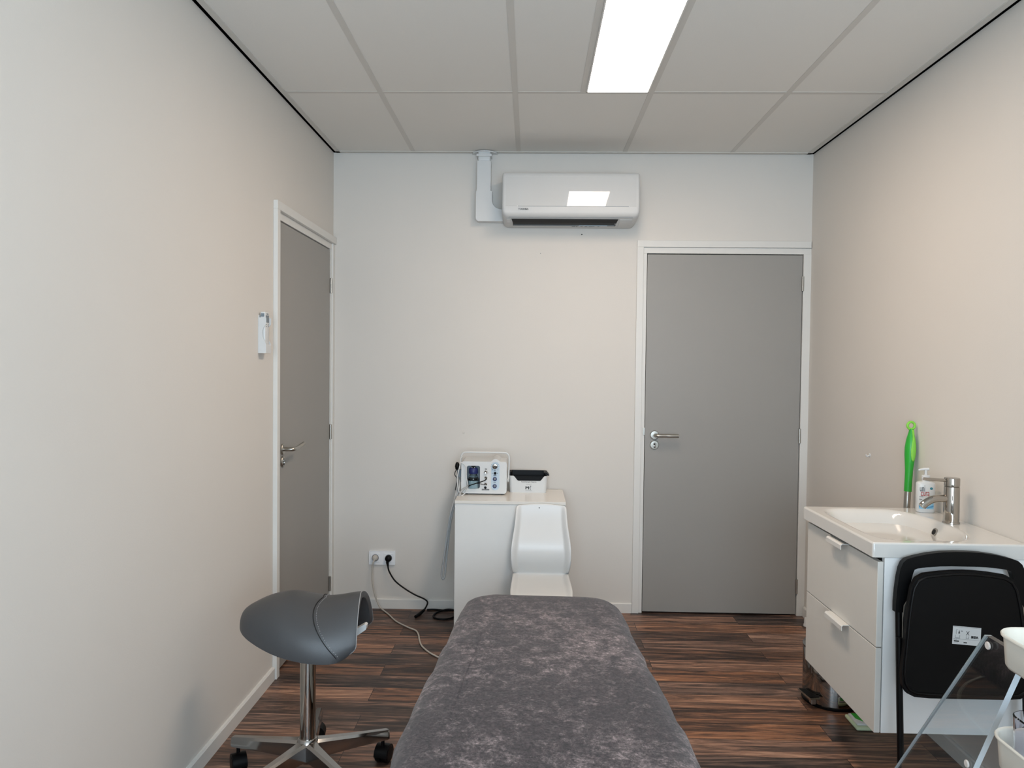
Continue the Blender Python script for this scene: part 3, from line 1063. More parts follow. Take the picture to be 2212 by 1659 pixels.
# liner: set inside, higher at the back, lip over the ends
b = bmesh.new()
li = box_shell(sx0 + .004, sx1 - .004, sy0 + .0035, sy1 - .004, z0 + .004, lambda x, y: .086 + (.022 if y > sy0 + .04 else .022 * sm(sy0, sy0 + .05, y)), .016, .93, .002, m_black, 'liner')
li['label'] = 'black inner liner'
b = prism(bmesh.new(), [(sx1 - .022, z0 + .112), (sx1 - .006, z0 + .112), (sx1 + .008, z0 + .096), (sx1 + .004, z0 + .093), (sx1 - .010, z0 + .098)], sy0 + .012, sy1 - .012, 'XZ')
obj('liner_lip', b, m_black, t)
b = prism(bmesh.new(), [(sx0 + .014, z0 + .112), (sx0 + .002, z0 + .108), (sx0 - .002, z0 + .098), (sx0 + .004, z0 + .094), (sx0 + .012, z0 + .098)], sy0 + .012, sy1 - .012, 'XZ')
obj('liner_lip', b, m_black, t)
yt = sy0 + .0010
text('lettering', 'Fysiotherapie Heteren', .0088, (1.141, yt + .0005, z0 + .060), m_ink, t, bold=.0001, sx=1.05)
text('lettering', 'infosport', .0080, (1.141, yt + .001, z0 + .0475), m_greyink, t)
text('lettering', 'H', .030, (1.1325, yt + .0015, z0 + .0285), m_ink, t, bold=.0012)
# figure-like R of the logo
b = bmesh.new()
ly = yt + .0012
for poly in ([(1.1450, .036), (1.1500, .0385), (1.1535, .0395), (1.1545, .035), (1.1530, .031), (1.1490, .027), (1.1510, .020), (1.1530, .0165), (1.1500, .0160), (1.1470, .024), (1.1440, .0285), (1.1495, .030), (1.1505, .034)],):
    prism(b, [(x, z0 + z) for x, z in poly], ly - .0006, ly + .0006, 'XZ')
bx(b, 1.1405, 1.1450, ly - .0006, ly + .0006, z0 + .0275, z0 + .0290)
obj('logo_figure', b, m_greyink, t)
obj('printed_line', box(1.122, 1.158, yt + .0016, yt + .0028, z0 + .0100, z0 + .0112), m_greyink, t)

# ------------------------------------------------------------------ small white moulded chair between cabinet and treatment table
t = thing('moulded_chair', 'small white moulded plastic chair in front of the white cabinet', 'chair', (1.206, -.68, 0))
prof = [(.700, -.458, .118, .0), (.694, -.460, .130, .003), (.680, -.463, .131, .010), (.640, -.474, .132, .016), (.590, -.494, .136, .020), (.550, -.512, .143, .022), (.510, -.528, .150, .022),
        (.470, -.534, .153, .022), (.430, -.528, .151, .021), (.400, -.514, .147, .018), (.375, -.500, .143, .012), (.358, -.494, .142, .006), (.349, -.505, .142, .008),
        (.345, -.535, .142, .012), (.343, -.60, .143, .014), (.343, -.70, .146, .014), (.345, -.80, .148, .012), (.342, -.850, .146, .008), (.325, -.872, .140, .004), (.295, -.878, .134, .002)]
b = bmesh.new()
rows = []
cxm = 1.2065
NU = 22
for i, (z, y, hw, fl) in enumerate(prof):
    # tangent for the flange direction
    z1, y1 = prof[max(i - 1, 0)][:2]
    z2, y2 = prof[min(i + 1, len(prof) - 1)][:2]
    tz, ty = z2 - z1, y2 - y1
    ln = math.hypot(tz, ty)
    nz, ny = -ty / ln, tz / ln          # points forward/up
    if ny > 0 and nz < 0:
        nz, ny = -nz, -ny
    row = []
    for k in range(NU + 1):
        v = -1 + 2 * k / NU
        e = sm(.80, .97, abs(v))
        crown = .0 if i > 1 else (.010 * (1 - v * v) if i == 0 else .006 * (1 - v * v))
        row.append(b.verts.new((cxm + hw * v, y + ny * fl * 1.5 * e, z + nz * fl * 1.5 * e + crown)))
    rows.append(row)
for A, B in zip(rows, rows[1:]):
    for k in range(NU):
        b.faces.new((A[k], A[k + 1], B[k + 1], B[k]))
sh = obj('seat_shell', b, m_wplast, t, 70)
mod(sh, 'SOLIDIFY', thickness=.010, offset=0)
mod(sh, 'SUBSURF', levels=2, render_levels=2)
obj('screw_hole', cyl((1.196, -.4655, .690), .0028, -.0035, 'Y', 12), m_dark, t)
for (x, y, x2, y2) in ((1.10, -.53, 1.085, -.50), (1.313, -.53, 1.328, -.50), (1.10, -.82, 1.085, -.85), (1.313, -.82, 1.328, -.85)):
    obj('leg', tube([(x, y, .340), (x2, y2, 0.0)], [.016, .012], 12), m_wplast, t, 50)

# ------------------------------------------------------------------ treatment table with velvet cover
TZ = .55
t = thing('treatment_table', 'low padded treatment table in the middle of the room, hidden under its cover', 'treatment table', (1.19, -2.42, 0))


def outline(grow=0.0, n=10, y0=-1.445, y1=-3.40):
    """plan of the top: tapered towards the far head end, rounded corners"""
    xl = [(y0, .905), (-1.60, .900), (-2.0, .876), (-2.35, .848), (-2.6, .838), (y1, .838)]
    xr = [(y0, 1.480), (-1.60, 1.486), (-2.0, 1.502), (-2.35, 1.526), (-2.6, 1.538), (y1, 1.538)]

    def ip(tab, y):
        for (a, va), (c_, vc) in zip(tab, tab[1:]):
            if a >= y >= c_:
                return va + (vc - va) * (y - a) / (c_ - a)
        return tab[-1][1]
    pts = []
    R_ = .12
    # right side from near to far, far end, left side back
    ysl = [y1 + R_ + (y0 - R_ * 1.0 - y1 - R_) * k / 24 for k in range(25)]
    for a in [PI * 1.5 + PI / 2 * k / n for k in range(n)]:
        pts.append((ip(xr, y1) - R_ + R_ * math.cos(a), y1 + R_ + R_ * math.sin(a)))
    for y in ysl:
        pts.append((ip(xr, y), y))
    for a in [PI / 2 * k / n for k in range(1, n + 1)]:
        pts.append((ip(xr, y0) - R_ + R_ * math.cos(a), y0 - R_ + R_ * math.sin(a)))
    for a in [PI / 2 + PI / 2 * k / n for k in range(n)]:
        pts.append((ip(xl, y0) + R_ + R_ * math.cos(a), y0 - R_ + R_ * math.sin(a)))
    for y in ysl[::-1]:
        pts.append((ip(xl, y), y))
    for a in [PI + PI / 2 * k / n for k in range(1, n + 1)]:
        pts.append((ip(xl, y1) + R_ + R_ * math.cos(a), y1 + R_ + R_ * math.sin(a)))
    out_ = []
    m_ = len(pts)
    for i in range(m_):
        a, c_ = Vector((*pts[i - 1], 0)), Vector((*pts[(i + 1) % m_], 0))
        tn = (c_ - a).normalized()
        nn = Vector((tn.y, -tn.x, 0))
        out_.append((pts[i][0] + nn.x * grow, pts[i][1] + nn.y * grow))
    return out_


def stack(levels):
    return [[(x, y, z) for (x, y) in outline(g_)] for (g_, z) in levels]


b = loft(bmesh.new(), stack([(-.03, TZ - .09), (-.012, TZ - .08), (-.010, TZ - .03), (-.035, TZ - .012)]))
obj('upholstery', b, m_leath, t, 60)
obj('table_frame', box(.98, 1.40, -3.25, -1.62, TZ - .125, TZ - .0905, .004), m_wplast, t)
for y in (-1.85, -3.05):
    obj('lift_column', box(1.14, 1.24, y - .05, y + .05, .06, TZ - .124, .004), m_steel, t)
b = box(.95, 1.43, -3.15, -1.78, .03, .062, .006)
obj('base_frame', b, m_wplast, t)
for (x, y) in ((.98, -1.83), (1.40, -1.83), (.98, -3.10), (1.40, -3.10)):
    obj('foot', cyl((x, y, 0), .025, .032, 'Z', 18, .003), m_black, t)
# cover
lv = [(-.112, TZ + .004), (-.085, TZ + .003), (-.050, TZ + .0), (-.026, TZ - .007), (-.010, TZ - .018), (-.001, TZ - .034), (.003, TZ - .052), (.002, TZ - .075), (-.004, TZ - .095), (-.020, TZ - .108), (-.035, TZ - .110)]
rg = []
random.seed(11)
for li_, (g_, z) in enumerate(lv):
    o_ = outline(g_)
    rr = []
    for i, (x, y) in enumerate(o_):
        w_ = .0025 * math.sin(y * 23 + 1.3 * li_ * .3 + x * 9) + .0018 * math.sin(y * 51 + x * 31)
        rr.append((x + (w_ if x > 1.19 else -w_) * (0.9 if li_ > 3 else .3), y, z + w_ * .5))
    rg.append(rr)
b = bmesh.new()
loft(b, rg, cap0=True, cap1=False)
cv = obj('table_cover', b, m_velvet, None, 80)
tag(cv, 'dark grey crushed velvet cover fitted over the treatment table', 'cover')
mod(cv, 'SOLIDIFY', thickness=.004, offset=1)

# ------------------------------------------------------------------ saddle stool
SX, SY = .396, -1.79
t = thing('saddle_stool', 'grey saddle stool with chrome five-star base on casters beside the left wall', 'stool', (SX, SY, 0))
NUu, NV = 40, 28


KEY = [(0.1732, 0.5614, 0.5576, 0.0039), (0.178, 0.5798, 0.5421, 0.0434), (0.1925, 0.5942, 0.5306, 0.0733), (0.2157, 0.6078, 0.5209, 0.0984), (0.2475, 0.6232, 0.5103, 0.1197), (0.2861, 0.6357, 0.4997, 0.1409), (0.3392, 0.6425, 0.4862, 0.1602), (0.3971, 0.6338, 0.4746, 0.1689), (0.4453, 0.6271, 0.4669, 0.1698), (0.4936, 0.6319, 0.463, 0.1641), (0.537, 0.6406, 0.463, 0.1544), (0.5708, 0.6464, 0.4659, 0.1428), (0.592, 0.6473, 0.4727, 0.1332)]


def key(x):
    for i in range(len(KEY) - 1):
        if x <= KEY[i + 1][0] or i == len(KEY) - 2:
            t_ = (x - KEY[i][0]) / (KEY[i + 1][0] - KEY[i][0])
            p1, p2 = KEY[i], KEY[i + 1]
            p0 = KEY[i - 1] if i else p1
            p3 = KEY[i + 2] if i + 2 < len(KEY) else p2
            d1 = p2[0] - p1[0]
            out_ = []
            for c_ in (1, 2, 3):
                m1 = (p2[c_] - p0[c_]) / (p2[0] - p0[0]) * d1
                m2 = (p3[c_] - p1[c_]) / (p3[0] - p1[0]) * d1
                out_.append((2 * t_ ** 3 - 3 * t_ ** 2 + 1) * p1[c_] + (t_ ** 3 - 2 * t_ ** 2 + t_) * m1 + (-2 * t_ ** 3 + 3 * t_ ** 2) * p2[c_] + (t_ ** 3 - t_ ** 2) * m2)
            return out_


def saddle(u, v):
    """u 0..1 from the round rear (left) to the pommel (right); v -1..1 across (near side is -1)"""
    x = KEY[0][0] + (KEY[-1][0] - KEY[0][0]) * max(0, min(1, u))
    top, rim, hw = key(x)
    th_ = v * PI / 2
    y = SY + hw * math.sin(th_)
    z = rim + (top - rim) * max(0.0, math.cos(th_)) ** (.85 + .35 * sm(.55, 1, u))
    a = abs(v)
    if u > .80:
        x -= .034 * sm(.80, 1.0, a) ** 1.5 * sm(.80, 1.0, u) + .014 * (1 - a) ** 2 * sm(.80, 1.0, u)
    return Vector((x, y, z))


b = bmesh.new()
G = []
for i in range(NUu + 1):
    u = i / NUu
    u = 1 - (1 - u) ** 1.0
    uu = u ** 1.6
    G.append([b.verts.new(saddle(uu, -1 + 2 * k / NV)) for k in range(NV + 1)])
for A, B in zip(G, G[1:]):
    for k in range(NV):
        b.faces.new((A[k], A[k + 1], B[k + 1], B[k]))
seat = obj('seat', b, m_leath, t, 180)
sm_ = mod(seat, 'SOLIDIFY', thickness=.020, offset=-1)
mod(seat, 'BEVEL', width=.009, segments=4, limit_method='ANGLE', angle_limit=math.radians(50))


def on_seat(u, v, lift=.0012):
    p = saddle(u, v)
    e = .01
    du = saddle(min(u + e, 1), v) - saddle(u - e, v)
    dv = saddle(u, min(v + e, 1)) - saddle(u, max(v - e, -1))
    n_ = du.cross(dv).normalized()
    if n_.z < 0:
        n_.negate()
    return p + n_ * lift


sp = [on_seat(.655 + .27 * abs(v) ** 2.4 - .045 * math.sin(PI * abs(v)), v) for v in [-.99 + 1.98 * k / 60 for k in range(61)]]
obj('seam', sweep(bmesh.new(), sp, .0016, 6), m_dark, seat, 60)
sp2 = [on_seat(.680 + .27 * abs(v) ** 2.4 - .045 * math.sin(PI * abs(v)), v, .0008) for v in [-.98 + 1.96 * k / 150 for k in range(151)]]
b = bmesh.new()
for i in range(0, 148, 2):
    sweep(b, [sp2[i], sp2[i] * .3 + sp2[i + 1] * .7], .0009, 5)
obj('stitching', b, m_stitch, seat, 60)
sp3 = [on_seat(.997, v, .001) for v in [-.99 + 1.98 * k / 60 for k in range(61)]]
obj('edge_piping', sweep(bmesh.new(), sp3, .0014, 6), m_stitch, seat, 60)
# underside plate, lever and column
b = bmesh.new()
lathe(b, [(.0262, .135), (.0262, .44)], (SX, SY, 0), 'Z', 32)
obj('gas_column', b, m_chrome, t, 40)
obj('seat_plate', box(SX - .09, SX + .12, SY - .06, SY + .06, .44, .462, .006), m_black, t)
b = bmesh.new()
prism(b, [(0.500, 0.492), (0.5700, 0.5330), (0.5950, 0.5480), (0.6020, 0.5440), (0.6000, 0.5300), (0.5750, 0.5120), (0.500, 0.470)], SY - .030, SY - .004, 'XZ')
bevel_sharp(b, .003, 2)
obj('height_lever', b, m_acs, t, 40)
obj('column_collar', lathe(bmesh.new(), [(.033, .412), (.033, .442)], (SX, SY, 0), 'Z', 28), m_black, t, 40)
# star base
ang0 = 26
hub = lathe(bmesh.new(), [(.028, .064), (.036, .076), (.038, .126), (.033, .142), (.0285, .146)], (SX, SY, 0), 'Z', 32)
obj('base_hub', hub, m_chrome_dk, t, 35)
for k in range(5):
    a = math.radians(ang0 + 72 * k)
    dv_ = Vector((math.cos(a), math.sin(a), 0))
    sv = Vector((-math.sin(a), math.cos(a), 0))
    rings = []
    for (r_, hw, zt_, zb_) in ((.020, .026, .138, .078), (.06, .021, .134, .078), (.16, .017, .126, .083), (.277, .0150, .118, .086), (.284, .012, .115, .088)):
        c_ = Vector((SX, SY, 0)) + dv_ * r_
        rings.append([c_ + sv * hw + Vector((0, 0, zb_)), c_ + sv * hw * .95 + Vector((0, 0, zt_ - .008)), c_ + sv * hw * .55 + Vector((0, 0, zt_)),
                      c_ - sv * hw * .55 + Vector((0, 0, zt_)), c_ - sv * hw * .95 + Vector((0, 0, zt_ - .008)), c_ - sv * hw + Vector((0, 0, zb_))])
    obj('base_leg', loft(bmesh.new(), rings), m_chrome_dk, t, 30)
    ca = a + .9 + k * .7
    wc_ = Vector((SX, SY, 0)) + dv_ * .262
    cd = Vector((math.cos(ca), math.sin(ca), 0))
    wp = wc_ + cd * .008
    b = bmesh.new()
    lathe(b, [(.0065, .055), (.0065, .090)], wc_, 'Z', 12)
    cs = Vector((-cd.y, cd.x, 0))
    # hood over the wheels
    n_ = 14
    rg_ = []
    for side in (-.024, -.021, .021, .024):
        sc_ = .034 if abs(side) > .02 else .0365
        rg_.append([wp + cs * side + cd * (sc_ * math.cos(PI * 1.05 * q / n_ - .1)) + Vector((0, 0, .0300 + sc_ * math.sin(PI * 1.05 * q / n_ - .1))) for q in range(n_ + 1)])
    loft(b, rg_)
    cst = obj('caster', b, m_black, t, 40)
    for sd in (-1, 1):
        rg_ = []
        for (o_, r_) in ((.0030, .026), (.005, .0300), (.0215, .0300), (.0255, .026), (.0262, .010)):
            rg_.append([wp + cs * (sd * o_) + cd * (r_ * math.cos(2 * PI * q / 24)) + Vector((0, 0, .0302 + r_ * math.sin(2 * PI * q / 24))) for q in range(24)])
        obj('wheel', loft(bmesh.new(), rg_), m_black, cst, 40)

# ------------------------------------------------------------------ washbasin cabinet on the right wall
t = thing('washbasin_cabinet', 'white wall-hung cabinet with two drawers under the washbasin', 'cabinet', (2.49, -1.61, .29))
vy0, vy1 = -1.905, -1.312
b = bmesh.new()
bx(b, 2.277, W - .001, vy0, vy0 + .018, .260, .825, .001)
bx(b, 2.277, W - .001, vy1 - .018, vy1, .260, .825, .001)
bx(b, 2.2775, W - .0015, vy0 + .0185, vy1 - .0185, .2605, .278, .001)
obj('cabinet_body', b, m_lam2, t)
for (za, zb_, yh0, yh1) in ((.5385, .812, -1.556, -1.684), (.262, .5350, -1.556, -1.706)):
    dr = obj('drawer', box(2.254, 2.2725, vy0 - .003, vy1 + .001, za, zb_, .0015), m_front, t)
    b = bmesh.new()
    hz_ = zb_ + .0005
    pf = [(2.271, hz_), (2.271, hz_ + .002), (2.234, hz_ + .002), (2.2285, hz_ - .003), (2.2285, hz_ - .018), (2.2305, hz_ - .018), (2.2305, hz_ - .004), (2.235, hz_)]
    prism(b, pf, yh1, yh0, 'XZ')
    obj('handle', b, m_white, dr)

# washbasin
t = thing('washbasin', 'white ceramic washbasin on the wall-hung cabinet', 'washbasin', (2.48, -1.607, .826))
bx0, bx1, by0, by1, bt = 2.237, W - .001, -1.909, -1.302, .874
b = bmesh.new()
NX, NY = 70, 64
hx0, hx1, hy0, hy1 = 2.270, 2.630, -1.874, -1.336      # bowl opening at the rim


def bowl(x, y):
    """depth below the rim"""
    u = (x - (hx0 + hx1) / 2) / ((hx1 - hx0) / 2)
    v = (y - (hy0 + hy1) / 2) / ((hy1 - hy0) / 2)
    # the back edge of the bowl bows towards the front at both ends
    xb = hx1 - .055 * abs(v) ** 2.6
    if x > (hx0 + hx1) / 2:
        u = (x - (hx0 + hx1) / 2) / (xb - (hx0 + hx1) / 2)
    d_ = max(abs(u), abs(v))
    q = (abs(u) ** 5 + abs(v) ** 5) ** (1 / 5)
    return .098 * (1 - sm(.66, 1.0, q))


V = {}
for i in range(NX + 1):
    for j in range(NY + 1):
        x = bx0 + (bx1 - bx0) * i / NX
        y = by0 + (by1 - by0) * j / NY
        V[i, j] = b.verts.new((x, y, bt - bowl(x, y)))
for i in range(NX):
    for j in range(NY):
        b.faces.new((V[i, j], V[i + 1, j], V[i + 1, j + 1], V[i, j + 1]))
# apron round the edge
border = [(i, 0) for i in range(NX)] + [(NX, j) for j in range(NY)] + [(i, NY) for i in range(NX, 0, -1)] + [(0, j) for j in range(NY, 0, -1)]
low = [b.verts.new((V[k].co.x, V[k].co.y, .8265)) for k in border]
for q in range(len(border)):
    b.faces.new((V[border[q]], V[border[(q + 1) % len(border)]], low[(q + 1) % len(border)], low[q]))
wb = obj('basin', b, m_ceram, t, 60)
mod(wb, 'BEVEL', width=.006, segments=3, limit_method='ANGLE', angle_limit=math.radians(60))
obj('basin_underside', box(hx0 + .02, hx1, hy0 + .02, hy1 - .02, .8267, .8272), m_ceram, t)
ovy = -1.583
ovx = 2.56
while bt - bowl(ovx, ovy) < .838:
    ovx += .0005
ovz = bt - bowl(ovx, ovy)
nrm = Vector((bowl(ovx + .002, ovy) - bowl(ovx - .002, ovy), 0, .004)).normalized()
if nrm.x > 0:
    nrm.x = -nrm.x


def disc(c, n_, r_, h0, h1, r2=None, seg=24):
    c = Vector(c)
    a = n_.orthogonal().normalized(); d_ = n_.cross(a)
    rg_ = []
    for (rr_, hh) in ((r_, h0), (r_, h1), (r2 if r2 else r_ * .9, h1 + .0006)):
        rg_.append([c + n_ * hh + (a * math.cos(2 * PI * q / seg) + d_ * math.sin(2 * PI * q / seg)) * rr_ for q in range(seg)])
    return loft(bmesh.new(), rg_)


ov = obj('overflow_ring', disc((ovx, ovy, ovz), nrm, .0155, -.004, .003, .014), m_chrome, t, 40)
obj('overflow_hole', disc((ovx, ovy, ovz), nrm, .0105, .0025, .0040, .010), m_dark, ov, 40)
dr_ = obj('drain', lathe(bmesh.new(), [(.032, 0), (.032, .003), (.028, .004)], (2.45, -1.605, .7755), 'Z', 28), m_chrome, t, 40)

# faucet
FX, FY = 2.6605, -1.585
t = thing('faucet', 'chrome single-lever faucet standing on the washbasin', 'faucet', (FX, FY, bt))
b = lathe(bmesh.new(), [(.0265, 0), (.028, .001), (.028, .004), (.0262, .006), (.0255, .128), (.0250, .131), (.0235, .132)], (FX, FY, bt), 'Z', 40)
obj('faucet_body', b, m_chrome, t, 35)
b = lathe(bmesh.new(), [(.0232, .1318), (.0245, .1335), (.0255, .1345), (.0255, .160), (.0245, .163), (.021, .164)], (FX, FY, bt), 'Z', 40)
cp = obj('lever_cap', b, m_chrome, t, 35)
obj('lever', tube([(FX - .020, FY, bt + .1535), (FX - .055, FY, bt + .1550), (FX - .090, FY, bt + .1570), (FX - .101, FY, bt + .1580)], [.0062, .0058, .0058, .0055], 12, 5), m_chrome, cp, 50)
sp_ = catmull([(FX - .015, FY, bt + .088), (FX - .045, FY, bt + .088), (FX - .070, FY, bt + .083), (FX - .092, FY, bt + .070), (FX - .104, FY, bt + .058)], 6)
obj('spout', sweep(bmesh.new(), sp_, .0135, 20), m_chrome, t, 50)
dd = (sp_[-1] - sp_[-3]).normalized()
obj('aerator', disc(sp_[-1], dd, .0105, -.001, .001), m_steel, t, 40)

# soap dispenser
t = thing('soap_bottle', 'white pump soap bottle with blue wave label behind the faucet', 'soap bottle', (2.672, -1.385, bt))
sc0 = Vector((2.672, -1.385, bt + .0005))
ca_, sa_ = math.cos(math.radians(-8)), math.sin(math.radians(-8))


def sloc(lx, ly, lz):
    return sc0 + Vector((lx * ca_ - ly * sa_, lx * sa_ + ly * ca_, lz))


def soap_ring(hw, hd, z, n_=28):
    out_ = []
    for q in range(n_):
        a = 2 * PI * q / n_
        c_, s_ = math.cos(a), math.sin(a)
        out_.append(sloc(hw * abs(c_) ** .45 * (1 if c_ > 0 else -1), hd * abs(s_) ** .8 * (1 if s_ > 0 else -1), z))
    return out_


hwb, hdb = .0335, .020
b = loft(bmesh.new(), [soap_ring(hwb - .003, hdb - .003, 0), soap_ring(hwb, hdb, .004), soap_ring(hwb, hdb, .108), soap_ring(hwb - .001, hdb - .002, .113), soap_ring(hwb - .006, hdb - .006, .117),
                       soap_ring(.016, .013, .119)])
obj('bottle_body', b, m_wplast, t, 50)
b = lathe(bmesh.new(), [(.0135, .119), (.0135, .126), (.0150, .127), (.0150, .141), (.0125, .143), (.0050, .144), (.0045, .162)], sc0, 'Z', 24)
obj('pump_collar', b, m_wplast, t, 35)
b = bmesh.new()
sweep(b, [sloc(.010, 0, .166), sloc(-.006, 0, .166), sloc(-.022, 0, .163), sloc(-.027, 0, .161)], [.0055, .0050, .0036, .003], 12)
obj('pump_nozzle', b, m_wplast, t, 50)
ry = (PI / 2, 0, math.radians(-8))


def slab(pts, name, m, d=.0205):
    b_ = bmesh.new()
    A = [b_.verts.new(sloc(x, -d, z)) for x, z in pts]
    B = [b_.verts.new(sloc(x, -d + .0012, z)) for x, z in pts]
    for q in range(len(pts)):
        b_.faces.new((A[q], A[(q + 1) % len(pts)], B[(q + 1) % len(pts)], B[q]))
    b_.faces.new(A); b_.faces.new(B[::-1])
    return obj(name, b_, m, t)


text('lettering', 'uni', .036, sloc(-.018, -.0207, .0930), m_ink, t, rot=ry, sx=.45)
text('lettering', 'cura', .036, sloc(-.008, -.0207, .0755), m_red, t, rot=ry, sx=.50)
slab([(.014 + .0055 * math.cos(a), .094 + .0048 * math.sin(a)) for a in [2 * PI * q / 20 for q in range(20)]], 'round_emblem', m_teal)
slab([(-.028, .0615), (-.014, .0605), (-.014, .0618), (-.028, .0628)], 'printed_line', m_greyink)
slab([(-.028, .050), (-.018, .0495), (-.018, .0520), (-.028, .0528)], 'printed_line', m_greyink)
slab([(-.029, .032)] + [(-.029 + .052 * q / 10, .027 + .012 * (q / 10) ** 1.6 - .003 * math.sin(PI * q / 10)) for q in range(1, 11)] + [(.023, .0145), (-.029, .0155)], 'wave_print', m_wave1)
slab([(-.029, .030)] + [(-.029 + .052 * q / 10, .021 + .009 * (q / 10) ** 1.4 - .003 * math.sin(PI * q / 10)) for q in range(1, 11)] + [(.023, .0230)] +
     [(.023 - .052 * q / 10, .0225 - .005 * math.sin(PI * q / 10)) for q in range(1, 11)], 'wave_print', m_wave2, .0208)

# ------------------------------------------------------------------ mop
t = thing('mop', 'flat mop with green handle leaning in the corner behind the washbasin', 'mop', (2.65, -1.22, 0))
p0, p1 = Vector((2.650, -1.235, .030)), Vector((2.7045, -1.205, 1.205))
dv_ = (p1 - p0)


def mp_(z):
    return p0 + dv_ * ((z - p0.z) / dv_.z)


obj('pole', tube([mp_(.035), mp_(.95)], .0125, 16), m_steel, t, 50)
zs_ = [.925, .97, 1.01, 1.045, 1.075, 1.105, 1.135, 1.155, 1.170, 1.180]
rs_ = [.0145, .0145, .0150, .0180, .0205, .0210, .0175, .0130, .0095, .0085]
grip = obj('grip', sweep(bmesh.new(), [mp_(z) for z in zs_], rs_, 18), m_green, t, 60)
ring_c = mp_(1.194) + Vector((-.002, 0, 0))
rp = [ring_c + Vector((.0145 * math.cos(a), 0, .0145 * math.sin(a))) for a in [2 * PI * q / 28 for q in range(28)]]
obj('hanging_ring', sweep(bmesh.new(), rp, .0052, 10, closed=True), m_lime, t, 60)
b = bmesh.new()
inl = [(1.050, .003), (1.058, .008), (1.075, .0115), (1.095, .0125), (1.115, .0105), (1.135, .0070), (1.155, .0045), (1.178, .005)]
import bisect


def grip_r(z):
    for (a, c_), (r1_, r2_) in zip(zip(zs_, zs_[1:]), zip(rs_, rs_[1:])):
        if a <= z <= c_:
            return r1_ + (r2_ - r1_) * (z - a) / (c_ - a)
    return rs_[-1]


rw = []
for (z, hw) in inl:
    r_ = grip_r(z) + .0009
    row = []
    for q in range(7):
        a = (-1 + q / 3) * math.asin(min(.95, hw / r_)) + .28
        row.append(b.verts.new(mp_(z) + Vector((math.sin(a) * r_, -math.cos(a) * r_, 0))))
    rw.append(row)
for A, B in zip(rw, rw[1:]):
    for q in range(6):
        b.faces.new((A[q], A[q + 1], B[q + 1], B[q]))
il = obj('grip_inlay', b, m_lime, grip, 60)
mod(il, 'SOLIDIFY', thickness=.0012, offset=0)
b = box(2.448, 2.690, -1.352, -1.262, .016, .026, .004)
obj('mop_plate', b, m_wplast, t, 40)
obj('plate_inlay', prism(bmesh.new(), [(2.458, -1.268), (2.520, -1.268), (2.500, -1.300), (2.480, -1.338), (2.458, -1.310)], .0255, .0275, 'XY'), m_green, t)
obj('mop_pad', box(2.440, 2.698, -1.366, -1.250, .002, .0165, .006, 3), m_pad, t, 40)
obj('swivel_joint', tube([(2.650, -1.290, .030), (2.650, -1.262, .040), (2.651, -1.236, .060)], [.014, .011, .014], 12), m_green, t, 50)

# ------------------------------------------------------------------ pedal bin under the cabinet
t = thing('pedal_bin', 'round chrome pedal bin on the floor under the washbasin cabinet', 'bin', (2.452, -1.085, 0))
BC = (2.452, -1.085, 0)
obj('bin_body', lathe(bmesh.new(), [(.117, .012), (.117, .225), (.115, .228)], BC, 'Z', 48), m_mirror, t, 40)
obj('bin_base', lathe(bmesh.new(), [(.119, 0), (.121, .004), (.121, .012), (.117, .014)], BC, 'Z', 48), m_black, t, 40)
obj('bin_lid', lathe(bmesh.new(), [(.118, .228), (.119, .236), (.100, .250), (.04, .257), (.005, .258)], BC, 'Z', 48), m_chrome_dk, t, 40)
b = bmesh.new()
pp = [(2.316, -1.128), (2.336, -1.206), (2.364, -1.196), (2.352, -1.142)]
prism(b, [(2.305, -1.095), (2.322, -1.196), (2.366, -1.186), (2.350, -1.100)], .045, .051, 'XY')
pd = obj('pedal', bevel_sharp(b, .0015, 2), m_steel, t, 40)
obj('pedal_pad', prism(bmesh.new(), [(2.309, -1.099), (2.324, -1.190), (2.364, -1.182), (2.348, -1.103)], .051, .0535, 'XY'), m_black, pd)
obj('pedal_arm', box(2.340, 2.360, -1.160, -1.130, .010, .046, .002), m_steel, pd)

# ------------------------------------------------------------------ black folding chair leaning on the cabinet side
t = thing('folding_chair', 'black folding chair folded flat against the side of the washbasin cabinet', 'chair', (2.49, -2.0, 0))
ccx = 2.490


def lean(z):
    """y of the chair's plane at height z"""
    return -1.935 - (.862 - z) * .075


def mir(pts):
    return pts + [(2 * ccx - x, z) for x, z in pts[::-1]]


